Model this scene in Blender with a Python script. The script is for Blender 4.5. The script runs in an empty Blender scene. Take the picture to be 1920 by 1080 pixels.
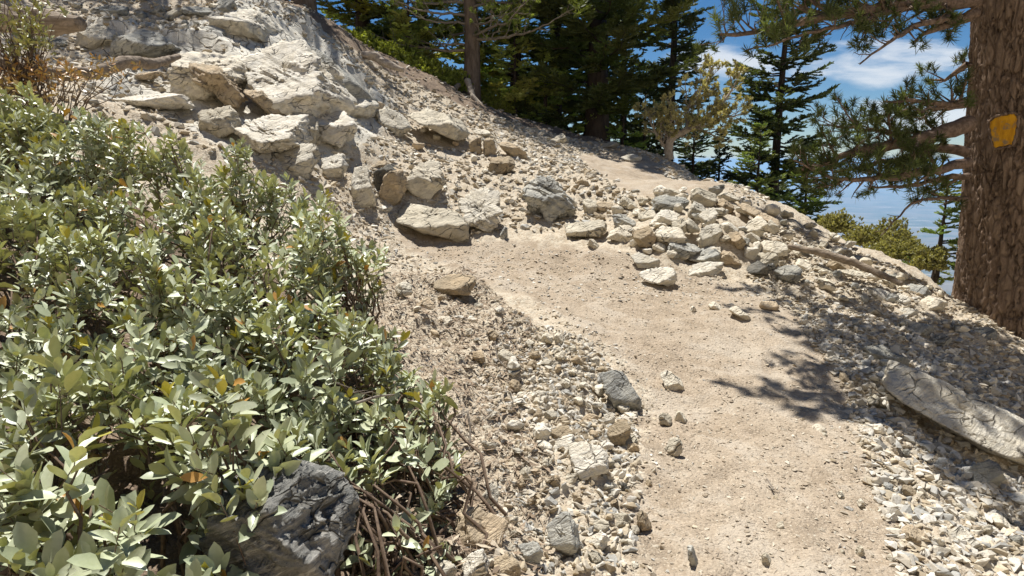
import bpy, bmesh, math, random
import numpy as np
from mathutils import Vector

PI = math.pi
R_ = math.radians
random.seed(7)
rng = np.random.default_rng(7)
scene = bpy.context.scene
COL = scene.collection

# ------------------------------------------------------------------ camera
F = 1251.0
PITCH = R_(10.9)
CAM = np.array([0.0, 0.0, 1.6])
cp, sp = math.cos(PITCH), math.sin(PITCH)

def ray(px, py):
    xc = (px - 960.0) / F
    yc = -(py - 540.0) / F
    return np.array([xc, cp + yc * sp, -sp + yc * cp])

def at(px, py, Y):
    d = ray(px, py)
    return CAM + d * (Y / d[1])

def pix(P):
    P = np.atleast_2d(P) - CAM
    depth = P[:, 1] * cp - P[:, 2] * sp
    up = P[:, 1] * sp + P[:, 2] * cp
    return 960 + F * P[:, 0] / depth, 540 - F * up / depth

cam_d = bpy.data.cameras.new("camera")
cam = bpy.data.objects.new("camera", cam_d)
COL.objects.link(cam)
cam.location = CAM
cam.rotation_euler = (PI / 2 - PITCH, 0, 0)
cam_d.sensor_width = 36
cam_d.lens = 36 * F / 1920
cam_d.clip_start = 0.05
cam_d.clip_end = 200000
scene.camera = cam

# ------------------------------------------------------------------ noise
_perm = np.random.default_rng(3).permutation(256)
_perm = np.concatenate([_perm, _perm, _perm])
_g = np.random.default_rng(4).normal(size=(256, 3))
_g /= np.linalg.norm(_g, axis=1)[:, None]

def perlin(P):
    P = np.asarray(P, float)
    i = np.floor(P).astype(int)
    f = P - i
    i &= 255
    u = f * f * f * (f * (f * 6 - 15) + 10)
    out = 0
    for a in (0, 1):
        for b in (0, 1):
            for c in (0, 1):
                h = _perm[_perm[_perm[(i[:, 0] + a) & 255] + ((i[:, 1] + b) & 255)] + ((i[:, 2] + c) & 255)]
                g = _g[h]
                d = g[:, 0] * (f[:, 0] - a) + g[:, 1] * (f[:, 1] - b) + g[:, 2] * (f[:, 2] - c)
                w = (u[:, 0] if a else 1 - u[:, 0]) * (u[:, 1] if b else 1 - u[:, 1]) * (u[:, 2] if c else 1 - u[:, 2])
                out = out + d * w
    return out * 1.5

def fbm(P, oct=4, gain=0.5):
    s = 0
    a = 1.0
    P = np.asarray(P, float)
    for k in range(oct):
        s = s + a * perlin(P * (2.03 ** k) + 17.3 * k)
        a *= gain
    return s

def sstep(a, b, x):
    t = np.clip((x - a) / (b - a), 0, 1)
    return t * t * (3 - 2 * t)

# ------------------------------------------------------------------ terrain
class TPS:
    def __init__(self, P, lam=0.02):
        P = np.array(P, float)
        self.c = P[:, :2]
        n = len(P)
        K = self.k(self.c, self.c) + lam * np.eye(n)
        A = np.zeros((n + 3, n + 3))
        A[:n, :n] = K
        A[:n, n] = 1
        A[:n, n + 1:] = self.c
        A[n:, :n] = A[:n, n:].T
        b = np.zeros(n + 3)
        b[:n] = P[:, 2]
        self.w = np.linalg.solve(A, b)
    def k(self, a, b):
        d2 = ((a[:, None] - b[None]) ** 2).sum(-1)
        return 0.5 * d2 * np.log(d2 + 1e-9)
    def __call__(self, X, Y):
        X = np.ravel(X); Y = np.ravel(Y)
        out = np.empty(len(X))
        for s in range(0, len(X), 20000):
            q = np.stack([X[s:s + 20000], Y[s:s + 20000]], 1)
            out[s:s + 20000] = self.k(q, self.c) @ self.w[:-3] + self.w[-3] + q @ self.w[-2:]
        return out

GP = [  # (px, py, distance ahead): points of the ground read off the photograph
 (1400,1080,2.35),(1200,1080,2.33),(1000,1080,2.22),(1400,900,3.12),(1250,900,3.1),(1350,750,4.15),(1250,760,4.1),
 (1300,600,5.55),(1200,640,5.0),(1150,500,6.9),(1250,520,6.7),(1400,560,6.1),(850,460,7.5),(1000,480,7.2),(780,440,7.8),
 (1300,480,7.3),(1420,500,7.0),(1180,320,12.6),(1250,350,11.4),(1130,290,14.2),(1240,300,14.0),(1380,352,10.6),(1300,400,8.1),(1260,440,7.35),(1330,440,7.35),(1200,425,7.8),(1390,430,7.6),(1340,380,8.6),
 (1540,425,9.3),(1700,500,7.9),(1600,520,7.1),(1800,570,7.1),(1480,450,8.2),(1900,620,6.6),(1900,720,5.4),(1750,640,5.8),
 (1600,620,5.6),(1600,750,4.3),(1750,760,4.4),(1900,850,4.2),(1700,900,3.3),(1650,1080,2.38),(1900,1060,2.75),
 (1000,800,3.5),(1000,900,2.95),(900,1000,2.45),(870,545,6.0),(750,500,6.6),(950,620,4.9),(800,640,4.6),(1080,680,4.5),
 (900,720,3.95),(500,290,7.6),(650,262,8.8),(400,180,8.6),(400,100,9.5),(500,40,11.5),(300,20,11.0),(100,110,8.8),(20,20,9.8),
 (250,200,7.6),(560,120,11.0),(650,62,14.0),(720,120,14.4),(800,140,15.0),(900,195,15.5),(1000,228,16.0),(1100,258,16.0),(1200,282,15.0),
 (800,220,12.0),(700,180,12.2),(900,280,11.0),(1000,330,9.9),(1000,280,12.2),(700,350,8.2),(620,340,7.8),(850,340,9.2),(1050,400,8.6),(900,400,8.3),(800,410,8.1),
 (750,280,10.0),(640,200,10.6)]
GW = [(-.5,1.4,.05),(-.6,1.05,.0),(-1.5,1.2,.28),(-1,2.4,.38),(-2,3,.7),(-1,4,.5),(-3,4,1.05),(-3.8,5.5,1.55),(0,2.5,.07),(-4,2,1.15),
      (0,0,0),(1.2,0,-.03),(3,0,-.5),(-2,0,.45),(0,-4,-.3),(-6,0,2.0),(5,2,-1.1),(4.4,4,-.62),(6.5,6,-1.4),(6,8,-1.2),(7,10,-1.9),(5.5,10.5,-.6),
      (9,13,-2.6),(5,16,.2),(4,19,-.2),(0,19,2.0),(-5,19,4.2),(-10,17,6.2),(-10,11,6.0),(-8,7,3.6),(-14,5,6.0),(12,4,-5),(14,18,-6),
      (0,24,0.6),(8,26,-4),(-8,26,4.4),(-18,24,9),(-14,-4,5.5),(10,-6,-4.5),(20,10,-9)]
tps = TPS([tuple(at(*p)) for p in GP] + GW, 0.01)

def zfar(X, Y):
    z = 2.2 - 0.30 * X - 0.33 * (Y - 16)
    return z

def ground_z(X, Y):
    """large shape of the hillside, without the small roughness"""
    X = np.atleast_1d(np.asarray(X, float)); Y = np.atleast_1d(np.asarray(Y, float))
    shp = X.shape
    X = X.ravel(); Y = Y.ravel()
    r = np.hypot(X, Y - 8)
    k = sstep(14, 26, r)
    near = tps(np.clip(X, -30, 30), np.clip(Y, -30, 40))
    far = zfar(X, Y)
    z = near * (1 - k) + far * k
    big = sstep(60, 500, r)
    z = z * (1 - big) + (-0.42 * r * (1.0 - 0.25 * np.sin(np.arctan2(Y, X) * 5))) * big
    low = -1300.0
    hills = fbm(np.stack([X / 9000, Y / 9000, X * 0], 1), 4)
    floor = low + 260 * np.clip(hills - 0.05, 0, 9) * sstep(6000, 15000, r)
    z = np.maximum(z, floor)
    return z.reshape(shp)

def hit(px, py, lo=1.0, hi=40.0):
    d = ray(px, py); d = d / d[1]
    Ys = np.linspace(lo, hi, 1600)
    P = CAM + d * Ys[:, None]
    g = ground_z(P[:, 0], P[:, 1])
    k = np.where(P[:, 2] < g)[0]
    if len(k) == 0:
        k = [np.argmin(P[:, 2] - g)]
    return np.array([P[k[0], 0], P[k[0], 1], g[k[0]]])

def poly_sd(poly, X, Y):
    """signed distance to polygon, positive inside"""
    poly = np.array(poly)[:, :2]
    d = np.full(len(X), 1e9)
    inside = np.zeros(len(X), bool)
    n = len(poly)
    for i in range(n):
        a = poly[i]; b = poly[(i + 1) % n]
        e = b - a
        t = np.clip(((X - a[0]) * e[0] + (Y - a[1]) * e[1]) / (e @ e), 0, 1)
        d = np.minimum(d, np.hypot(X - a[0] - t * e[0], Y - a[1] - t * e[1]))
        c = ((a[1] > Y) != (b[1] > Y)) & (X < (b[0] - a[0]) * (Y - a[1]) / (b[1] - a[1] + 1e-12) + a[0])
        inside ^= c
    return np.where(inside, d, -d)

TRAIL = [hit(*p) for p in [(1165,1300),(1170,1080),(1165,960),(1190,860),(1205,770),(1170,680),(1080,620),(980,560),(880,515),(790,485),(735,450),(740,425),
         (830,440),(900,455),(1000,452),(1120,470),(1250,498),(1400,535),(1470,570),(1540,640),(1590,730),(1625,850),(1690,980),(1760,1080),(1800,1300)]]
UPPER = [hit(*p) for p in [(1075,288),(1150,282),(1230,305),(1330,338),(1390,356),(1340,372),(1220,372),(1160,352)]]
SHRUBG = [(-6,5.6),(-3.2,5.5),(-1.9,4.9),(-0.9,4.4),(-.75,3.9),(-.7,3.3),(-.25,2.9),(-.2,2.4),(-.25,1.9),(-.45,1.4),(-.6,.8),(-5,.6)]

RIDGE = [(-11, 13.5)] + [tuple(hit(*p)[:2]) for p in [(520,10),(620,70),(700,118),(790,162),(880,206),(980,234),(1080,262)]] + [(4, 15.3), (9, 20), (0, 40), (-30, 40), (-20, 16)]
def trail_mask(X, Y):
    w = 0.10 * fbm(np.stack([X * 2.2, Y * 2.2, X * 0 + 3], 1), 3)
    return np.maximum(poly_sd(TRAIL, X, Y) + w, poly_sd(UPPER, X, Y) + w)

# ------------------------------------------------------------------ mesh builder
class MB:
    def __init__(self):
        self.v = []; self.t = []; self.q = []; self.c = []; self.n = 0
    def add(self, V, T=None, Q=None, C=None):
        V = np.asarray(V, float).reshape(-1, 3)
        if T is not None and len(T): self.t.append(np.asarray(T, int).reshape(-1, 3) + self.n)
        if Q is not None and len(Q): self.q.append(np.asarray(Q, int).reshape(-1, 4) + self.n)
        if C is None: C = np.ones((len(V), 3)) * 0.5
        C = np.broadcast_to(np.asarray(C, float), (len(V), 3))
        self.c.append(C)
        self.v.append(V); self.n += len(V)
    def tube(self, P, rad, sides=6, C=None, cap=True):
        P = np.asarray(P, float); n = len(P)
        rad = np.broadcast_to(np.asarray(rad, float), (n,))
        T = np.gradient(P, axis=0)
        T /= np.linalg.norm(T, axis=1)[:, None] + 1e-12
        ref = np.array([0, 0, 1.0]) if abs(T[0, 2]) < 0.8 else np.array([1.0, 0, 0])
        A = np.cross(T, ref); A /= np.linalg.norm(A, axis=1)[:, None] + 1e-12
        B = np.cross(T, A)
        th = np.linspace(0, 2 * PI, sides, endpoint=False)
        V = P[:, None] + rad[:, None, None] * (np.cos(th)[None, :, None] * A[:, None] + np.sin(th)[None, :, None] * B[:, None])
        V = V.reshape(-1, 3)
        i = np.arange(n - 1)[:, None] * sides; j = np.arange(sides)[None]; j2 = (j + 1) % sides
        Q = np.stack([i + j, i + j2, i + sides + j2, i + sides + j], -1).reshape(-1, 4)
        Tt = []
        if cap:
            V = np.concatenate([V, P[:1], P[-1:]])
            a, b = n * sides, n * sides + 1
            for k in range(sides):
                Tt.append((a, (k + 1) % sides, k)); Tt.append((b, (n - 1) * sides + k, (n - 1) * sides + (k + 1) % sides))
        self.add(V, Tt, Q, C)
    def mesh(self, name, mat=None, smooth=True, origin=None):
        V = np.concatenate(self.v)
        if origin is not None: V = V - np.asarray(origin)
        C = np.concatenate(self.c)
        T = np.concatenate(self.t) if self.t else np.zeros((0, 3), int)
        Q = np.concatenate(self.q) if self.q else np.zeros((0, 4), int)
        me = bpy.data.meshes.new(name)
        me.vertices.add(len(V)); me.vertices.foreach_set("co", V.astype(np.float32).ravel())
        li = np.concatenate([T.ravel(), Q.ravel()]).astype(np.int32)
        me.loops.add(len(li)); me.loops.foreach_set("vertex_index", li)
        nt, nq = len(T), len(Q)
        me.polygons.add(nt + nq)
        ls = np.concatenate([np.arange(nt) * 3, nt * 3 + np.arange(nq) * 4]).astype(np.int32)
        me.polygons.foreach_set("loop_start", ls)
        me.polygons.foreach_set("use_smooth", np.full(nt + nq, smooth))
        me.update(calc_edges=True)
        me.validate()
        at_ = me.attributes.new("tint", 'FLOAT_COLOR', 'POINT')
        c4 = np.concatenate([C, np.ones((len(C), 1))], 1).astype(np.float32)
        if len(me.vertices) == len(c4): at_.data.foreach_set("color", c4.ravel())
        if mat: me.materials.append(mat)
        return me

def link(name, me, parent=None, loc=None):
    o = bpy.data.objects.new(name, me)
    COL.objects.link(o)
    if parent is not None: o.parent = parent
    if loc is not None: o.location = loc
    return o

def tag(o, label=None, cat=None, group=None, kind=None):
    if label: o["label"] = label
    if cat: o["category"] = cat
    if group: o["group"] = group
    if kind: o["kind"] = kind
    return o

# ------------------------------------------------------------------ materials
class NT:
    def __init__(self, name):
        self.m = bpy.data.materials.new(name); self.m.use_nodes = True
        self.t = self.m.node_tree; self.t.nodes.clear()
        self.out = self.n('ShaderNodeOutputMaterial')
    def n(self, ty, **kw):
        nd = self.t.nodes.new(ty)
        for k, v in kw.items():
            setattr(nd, k, v)
        return nd
    def l(self, a, b): self.t.links.new(a, b)
    def val(self, sock, v):
        if hasattr(v, 'is_linked') or isinstance(v, bpy.types.NodeSocket): self.l(v, sock)
        else:
            if isinstance(v, (tuple, list)) and len(v) == 3 and sock.type == 'RGBA': v = (*v, 1)
            sock.default_value = v
    def noise(self, vec, scale, detail=4, rough=0.55, dist=0.0):
        nd = self.n('ShaderNodeTexNoise'); self.l(vec, nd.inputs['Vector'])
        nd.inputs['Scale'].default_value = scale; nd.inputs['Detail'].default_value = detail
        nd.inputs['Roughness'].default_value = rough; nd.inputs['Distortion'].default_value = dist
        return nd.outputs['Fac']
    def voro(self, vec, scale, feature='F1', out='Distance'):
        nd = self.n('ShaderNodeTexVoronoi'); nd.feature = feature; self.l(vec, nd.inputs['Vector'])
        nd.inputs['Scale'].default_value = scale
        return nd.outputs[out]
    def math(self, op, a, b=0.0, c=None):
        nd = self.n('ShaderNodeMath'); nd.operation = op
        self.val(nd.inputs[0], a); self.val(nd.inputs[1], b)
        if c is not None: self.val(nd.inputs[2], c)
        return nd.outputs[0]
    def ramp(self, f, a, b, lo=0.0, hi=1.0):
        nd = self.n('ShaderNodeMapRange'); nd.interpolation_type = 'SMOOTHSTEP'
        self.val(nd.inputs['Value'], f)
        nd.inputs['From Min'].default_value = a; nd.inputs['From Max'].default_value = b
        nd.inputs['To Min'].default_value = lo; nd.inputs['To Max'].default_value = hi
        return nd.outputs['Result']
    def mix(self, f, a, b, mode='MIX'):
        nd = self.n('ShaderNodeMix'); nd.data_type = 'RGBA'; nd.blend_type = mode
        self.val(nd.inputs[0], f); self.val(nd.inputs[6], a); self.val(nd.inputs[7], b)
        return nd.outputs[2]
    def scale(self, vec, s):
        nd = self.n('ShaderNodeVectorMath'); nd.operation = 'MULTIPLY'
        self.l(vec, nd.inputs[0]); nd.inputs[1].default_value = s
        return nd.outputs[0]
    def attr(self, name, out='Color'):
        nd = self.n('ShaderNodeAttribute'); nd.attribute_name = name
        return nd.outputs[out]
    def bump(self, h, dist, strength=1.0, normal=None):
        nd = self.n('ShaderNodeBump'); nd.inputs['Strength'].default_value = strength
        nd.inputs['Distance'].default_value = dist
        self.l(h, nd.inputs['Height'])
        if normal is not None: self.l(normal, nd.inputs['Normal'])
        return nd.outputs['Normal']
    def bsdf(self, col, rough=0.9, normal=None, spec=0.25):
        b = self.n('ShaderNodeBsdfPrincipled')
        self.val(b.inputs['Base Color'], col); self.val(b.inputs['Roughness'], rough)
        b.inputs['Specular IOR Level'].default_value = spec
        if normal is not None: self.l(normal, b.inputs['Normal'])
        return b
    def done(self, sh):
        self.l(sh.outputs[0] if hasattr(sh, 'outputs') else sh, self.out.inputs['Surface'])
        return self.m

def rock_material(name, c1, c2, c3, strat=0.5, vein=0.3, attr=False):
    N = NT(name)
    tc = N.n('ShaderNodeTexCoord'); oi = N.n('ShaderNodeObjectInfo')
    add = N.n('ShaderNodeVectorMath'); add.operation = 'MULTIPLY_ADD'
    N.l(oi.outputs['Random'], add.inputs[0]); add.inputs[1].default_value = (31, 17, 23); N.l(tc.outputs['Object'], add.inputs[2])
    v = add.outputs[0]
    rot = N.n('ShaderNodeVectorRotate'); rot.rotation_type = 'AXIS_ANGLE'
    rot.inputs['Axis'].default_value = (0.3, 1, 0.2); rot.inputs['Angle'].default_value = 0.5
    N.l(v, rot.inputs['Vector'])
    sv = N.scale(rot.outputs[0], (1.0, 1.0, 7.0))
    a = N.noise(v, 6, 6, 0.6)
    s = N.noise(sv, 9, 5, 0.65, 0.6)
    f = N.noise(v, 60, 4, 0.7)
    col = N.mix(N.ramp(a, 0.38, 0.62), c1, c2)
    col = N.mix(N.math('MULTIPLY', N.ramp(s, 0.50, 0.72), strat), col, c3)
    col = N.mix(N.math('MULTIPLY', N.ramp(N.noise(v, 14, 5, 0.7, 1.2), 0.62, 0.74), vein), col, (0.10, 0.095, 0.08))
    col = N.mix(N.ramp(f, 0.3, 0.75, 0.0, 0.35), col, N.mix(1.0, col, (1.35, 1.33, 1.28), 'MULTIPLY'))
    # each stone a little lighter, darker or browner than the next
    vr = N.ramp(oi.outputs['Random'], 0, 1, 0.0, 1.0)
    col = N.mix(1.0, col, N.mix(vr, (0.80, 0.78, 0.74), (1.12, 1.10, 1.08)), 'MULTIPLY')
    if attr: col = N.mix(1.0, col, N.attr('tint'), 'MULTIPLY')
    warp = N.n('ShaderNodeVectorMath'); warp.operation = 'MULTIPLY_ADD'
    wn_ = N.n('ShaderNodeTexNoise'); N.l(rot.outputs[0], wn_.inputs['Vector']); wn_.inputs['Scale'].default_value = 5
    N.l(wn_.outputs['Color'], warp.inputs[0]); warp.inputs[1].default_value = (.16, .16, .16); N.l(rot.outputs[0], warp.inputs[2])
    ck = N.voro(N.scale(warp.outputs[0], (1.0, 1.6, 3.0)), 4.2, 'DISTANCE_TO_EDGE')
    ckc = N.voro(N.scale(warp.outputs[0], (1.0, 1.6, 3.0)), 4.2, 'F1', 'Color'); cks = N.n('ShaderNodeSeparateColor'); N.l(ckc, cks.inputs[0])
    line = N.ramp(ck, 0.0, 0.045, 1.0, 0.0)
    line = N.math('MULTIPLY', line, N.ramp(N.noise(v, 5, 3), .47, .60))
    col = N.mix(N.math('MULTIPLY', line, .45), col, (0.11, 0.095, 0.075))
    col = N.mix(1.0, col, N.mix(cks.outputs[0], (0.86, 0.85, 0.83), (1.08, 1.06, 1.02)), 'MULTIPLY')
    h = N.math('ADD', N.math('MULTIPLY', s, 0.9), N.math('ADD', N.math('MULTIPLY', f, 0.35), N.noise(v, 22, 5, 0.65)))
    h = N.math('ADD', h, N.math('MULTIPLY', line, -1.5))
    h = N.math('ADD', h, N.math('MULTIPLY', cks.outputs[1], 0.9))
    nm = N.bump(h, 0.024, 1.0)
    return N.done(N.bsdf(col, 0.88, nm, 0.2))

M = {}
M['pale'] = rock_material('pale_rock', (0.68, 0.635, 0.53), (0.57, 0.525, 0.43), (0.36, 0.335, 0.28), 0.6, 0.35)
M['white'] = rock_material('white_rock', (0.72, 0.69, 0.61), (0.62, 0.58, 0.49), (0.33, 0.33, 0.32), 0.65, 0.4)
M['tan'] = rock_material('tan_rock', (0.50, 0.405, 0.285), (0.43, 0.36, 0.26), (0.33, 0.275, 0.20), 0.4, 0.25)
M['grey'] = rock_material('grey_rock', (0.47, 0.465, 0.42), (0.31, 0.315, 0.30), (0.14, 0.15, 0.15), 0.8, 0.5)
M['painted_dapple'] = rock_material('dapple_painted_rock', (0.34, 0.34, 0.33), (0.20, 0.205, 0.20), (0.68, 0.67, 0.64), 0.8, 0.5)  # dark base, white streaks: mostly shade and sun dapples painted as colour
M['dark'] = rock_material('dark_rock', (0.20, 0.19, 0.165), (0.13, 0.13, 0.12), (0.08, 0.085, 0.08), 0.6, 0.4)

def ground_material():
    N = NT('ground_soil')
    geo = N.n('ShaderNodeNewGeometry'); v = geo.outputs['Position']
    at_ = N.n('ShaderNodeSeparateColor'); N.l(N.attr('tint'), at_.inputs[0])
    trail, duff = at_.outputs[0], at_.outputs[1]
    far = N.ramp(at_.outputs[2], .5, 1.0)
    bedm = N.math('MULTIPLY', N.ramp(at_.outputs[2], .1, .35), N.math('LESS_THAN', at_.outputs[2], .49))
    n1 = N.noise(v, 1.3, 5, 0.6); n2 = N.noise(v, 9, 6, 0.65); n3 = N.noise(v, 70, 4, 0.7)
    cell = N.voro(v, 55, 'F1', 'Color'); cs = N.n('ShaderNodeSeparateColor'); N.l(cell, cs.inputs[0])
    cell2 = N.voro(v, 130, 'F1', 'Color'); cs2 = N.n('ShaderNodeSeparateColor'); N.l(cell2, cs2.inputs[0])
    dirt = N.mix(N.ramp(n2, .35, .65), (0.39, 0.312, 0.225), (0.315, 0.247, 0.172))
    dirt = N.mix(N.ramp(n1, .4, .65, 0, .6), dirt, (0.42, 0.35, 0.262))
    pk = N.noise(v, 3.1, 4, .6, .8)
    dirt = N.mix(N.ramp(pk, .48, .62, 0, .75), dirt, (0.44, 0.375, 0.29))
    dirt = N.mix(N.ramp(pk, .34, .44, .6, 0), dirt, (0.26, 0.205, 0.145))
    dirt = N.mix(N.ramp(cs2.outputs[0], .8, .95, 0, .55), dirt, (0.56, 0.47, 0.35))
    dirt = N.mix(N.ramp(cs2.outputs[1], .88, .98, 0, .5), dirt, (0.2, 0.145, 0.1))
    deb = N.mix(N.ramp(n2, .35, .65), (0.52, 0.44, 0.33), (0.42, 0.34, 0.24))
    deb = N.mix(N.ramp(cs.outputs[0], .45, .8, 0, .8), deb, (0.54, 0.48, 0.37))
    deb = N.mix(N.ramp(cs.outputs[1], .8, .95, 0, .5), deb, (0.22, 0.17, 0.12))
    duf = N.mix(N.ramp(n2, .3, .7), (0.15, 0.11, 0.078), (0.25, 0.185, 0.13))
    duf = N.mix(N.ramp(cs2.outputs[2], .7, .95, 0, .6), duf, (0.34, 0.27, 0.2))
    deb = N.mix(N.math('MULTIPLY', bedm, N.ramp(n2, .30, .40)), deb, N.mix(N.ramp(n3, .3, .7), (0.70, 0.66, 0.57), (0.56, 0.52, 0.44)))
    bv = N.n('ShaderNodeVectorRotate'); bv.rotation_type = 'AXIS_ANGLE'; bv.inputs['Axis'].default_value = (0, .6, 1); bv.inputs['Angle'].default_value = .8; N.l(v, bv.inputs['Vector'])
    wv = N.n('ShaderNodeVectorMath'); wv.operation = 'MULTIPLY_ADD'; wt = N.n('ShaderNodeTexNoise'); N.l(v, wt.inputs['Vector']); wt.inputs['Scale'].default_value = 2.5
    N.l(wt.outputs['Color'], wv.inputs[0]); wv.inputs[1].default_value = (.3, .3, .3); N.l(bv.outputs[0], wv.inputs[2])
    bck = N.voro(N.scale(wv.outputs[0], (1.0, 2.6, 1.6)), 2.6, 'DISTANCE_TO_EDGE')
    bcell = N.voro(N.scale(wv.outputs[0], (1.0, 2.6, 1.6)), 2.6, 'F1', 'Color'); bcs = N.n('ShaderNodeSeparateColor'); N.l(bcell, bcs.inputs[0])
    bline = N.math('MULTIPLY', N.ramp(bck, 0, .05, 1, 0), N.math('MULTIPLY', bedm, N.ramp(n1, .42, .58)))
    deb = N.mix(N.math('MULTIPLY', bline, .7), deb, (0.13, 0.11, 0.09))
    deb = N.mix(bedm, deb, N.mix(1.0, deb, N.mix(bcs.outputs[0], (.80, .79, .77), (1.1, 1.1, 1.08)), 'MULTIPLY'))
    tf = N.ramp(N.math('ADD', trail, N.math('MULTIPLY', N.math('SUBTRACT', n2, .5), 1.1)), .3, .7)
    col = N.mix(tf, deb, dirt)
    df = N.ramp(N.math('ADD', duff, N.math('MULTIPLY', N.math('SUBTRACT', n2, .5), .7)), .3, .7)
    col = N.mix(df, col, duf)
    # the far slopes and the desert floor
    fv = N.scale(v, (0.0004, 0.0004, 0.0004))
    fn = N.noise(fv, 3, 6, 0.6); fn2 = N.noise(N.scale(v, (0.0001, 0.0007, 0.0004)), 4, 6, 0.65, 1.0)
    farc = N.mix(N.ramp(fn, .4, .62), (0.20, 0.17, 0.13), (0.09, 0.10, 0.07))
    farc = N.mix(N.ramp(fn2, .56, .68), farc, (0.5, 0.44, 0.36))
    col = N.mix(far, col, farc)
    vor = N.voro(v, 55); vor2 = N.voro(v, 120)
    h = N.math('ADD', N.math('MULTIPLY', vor, -0.8), N.math('MULTIPLY', vor2, -0.4))
    h = N.math('ADD', h, N.math('MULTIPLY', n3, 0.7))
    h = N.math('ADD', h, N.math('MULTIPLY', N.math('ADD', N.math('MULTIPLY', bline, -4.0), N.math('MULTIPLY', bcs.outputs[1], 2.2)), bedm))
    b1 = N.bump(h, 0.008, 0.9)
    b2 = N.bump(n2, 0.03, 0.6, b1)
    return N.done(N.bsdf(col, 0.95, b2, 0.1))
M['ground'] = ground_material()

def gravel_material():
    N = NT('gravel')
    v = N.n('ShaderNodeNewGeometry').outputs['Position']
    n = N.noise(v, 90, 4, .6)
    col = N.mix(N.ramp(n, .3, .7, 0, .35), N.attr('tint'), (0.2, 0.16, 0.11))
    return N.done(N.bsdf(col, 0.9, N.bump(n, 0.004, .8), 0.2))
M['gravel'] = gravel_material()

def leaf_material():
    N = NT('shrub_leaf')
    g = N.n('ShaderNodeNewGeometry')
    t = N.attr('tint')
    under = N.mix(1.0, t, (0.92, 0.88, 0.66), 'MULTIPLY')
    col = N.mix(g.outputs['Backfacing'], t, under)
    n = N.noise(g.outputs['Position'], 70, 3)
    col = N.mix(N.ramp(n, .3, .7, 0, .35), col, N.mix(1.0, col, (0.7, 0.75, 0.6), 'MULTIPLY'))
    b = N.bsdf(col, 0.42, N.bump(n, 0.002, .4), 0.55)
    tr = N.n('ShaderNodeBsdfTranslucent')
    N.l(N.mix(1.0, col, (1.2, 1.15, 0.35), 'MULTIPLY'), tr.inputs['Color'])
    ms = N.n('ShaderNodeMixShader'); ms.inputs[0].default_value = 0.09
    N.l(b.outputs[0], ms.inputs[1]); N.l(tr.outputs[0], ms.inputs[2])
    return N.done(ms)
M['leaf'] = leaf_material()

def needle_material():
    N = NT('needles')
    t = N.attr('tint')
    b = N.bsdf(t, 0.55, None, 0.3)
    tr = N.n('ShaderNodeBsdfTranslucent')
    N.l(N.mix(1.0, t, (1.3, 1.25, 0.5), 'MULTIPLY'), tr.inputs['Color'])
    ms = N.n('ShaderNodeMixShader'); ms.inputs[0].default_value = 0.38
    N.l(b.outputs[0], ms.inputs[1]); N.l(tr.outputs[0], ms.inputs[2])
    return N.done(ms)
M['needle'] = needle_material()

def wood_material(name, c1, c2, stretch, sc=1.0, bump=0.01):
    N = NT(name)
    tc = N.n('ShaderNodeTexCoord'); v = tc.outputs['Object']
    s = N.noise(N.scale(v, stretch), 12 * sc, 6, 0.65, 0.4)
    n = N.noise(v, 30 * sc, 5, .6)
    col = N.mix(N.ramp(s, .35, .65), c1, c2)
    col = N.mix(N.ramp(n, .55, .75, 0, .5), col, N.mix(1.0, col, (.5, .48, .45), 'MULTIPLY'))
    h = N.math('ADD', s, N.math('MULTIPLY', n, .5))
    return N.done(N.bsdf(col, .88, N.bump(h, bump, .9), .15))
M['bark'] = wood_material('grey_bark', (0.20, 0.155, 0.12), (0.11, 0.085, 0.065), (1, 1, .25), 1.2, 0.02)
M['blackbark'] = wood_material('dark_bark', (0.075, 0.058, 0.045), (0.04, 0.03, 0.025), (1, 1, .25), 1.2, 0.03)
M['twig'] = wood_material('grey_twig', (0.30, 0.26, 0.21), (0.17, 0.14, 0.11), (1, 1, 1), 3, 0.004)
M['stem'] = wood_material('shrub_stem', (0.22, 0.16, 0.11), (0.13, 0.09, 0.065), (1, 1, 1), 3, 0.003)
M['deadwood'] = wood_material('dead_wood', (0.33, 0.265, 0.20), (0.19, 0.15, 0.11), (.25, 2, 2), 1.3, 0.015)
M['palewood'] = wood_material('bleached_wood', (0.48, 0.41, 0.32), (0.33, 0.27, 0.21), (.6, .6, .6), 2, 0.01)

def pine_bark():
    N = NT('pine_bark')
    tc = N.n('ShaderNodeTexCoord'); v = tc.outputs['Object']
    plates = N.voro(N.scale(v, (1, 1, .38)), 11, 'DISTANCE_TO_EDGE')
    s = N.noise(N.scale(v, (1, 1, .3)), 22, 7, .7, .5)
    n = N.noise(v, 90, 4, .7)
    col = N.mix(N.ramp(s, .35, .68), (0.19, 0.13, 0.09), (0.35, 0.255, 0.18))
    col = N.mix(N.ramp(n, .60, .78, 0, .7), col, (0.46, 0.34, 0.25))
    col = N.mix(N.math('MULTIPLY', N.ramp(plates, .0, .10, .75, 0), N.ramp(s, .35, .6)), col, (0.05, 0.028, 0.018))
    h = N.math('ADD', N.ramp(plates, 0, .2, 0, .5), N.math('ADD', N.math('MULTIPLY', s, .9), N.math('MULTIPLY', n, .3)))
    return N.done(N.bsdf(col, .9, N.bump(h, .03, 1.0), .12))
M['pine_bark'] = pine_bark()

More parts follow.
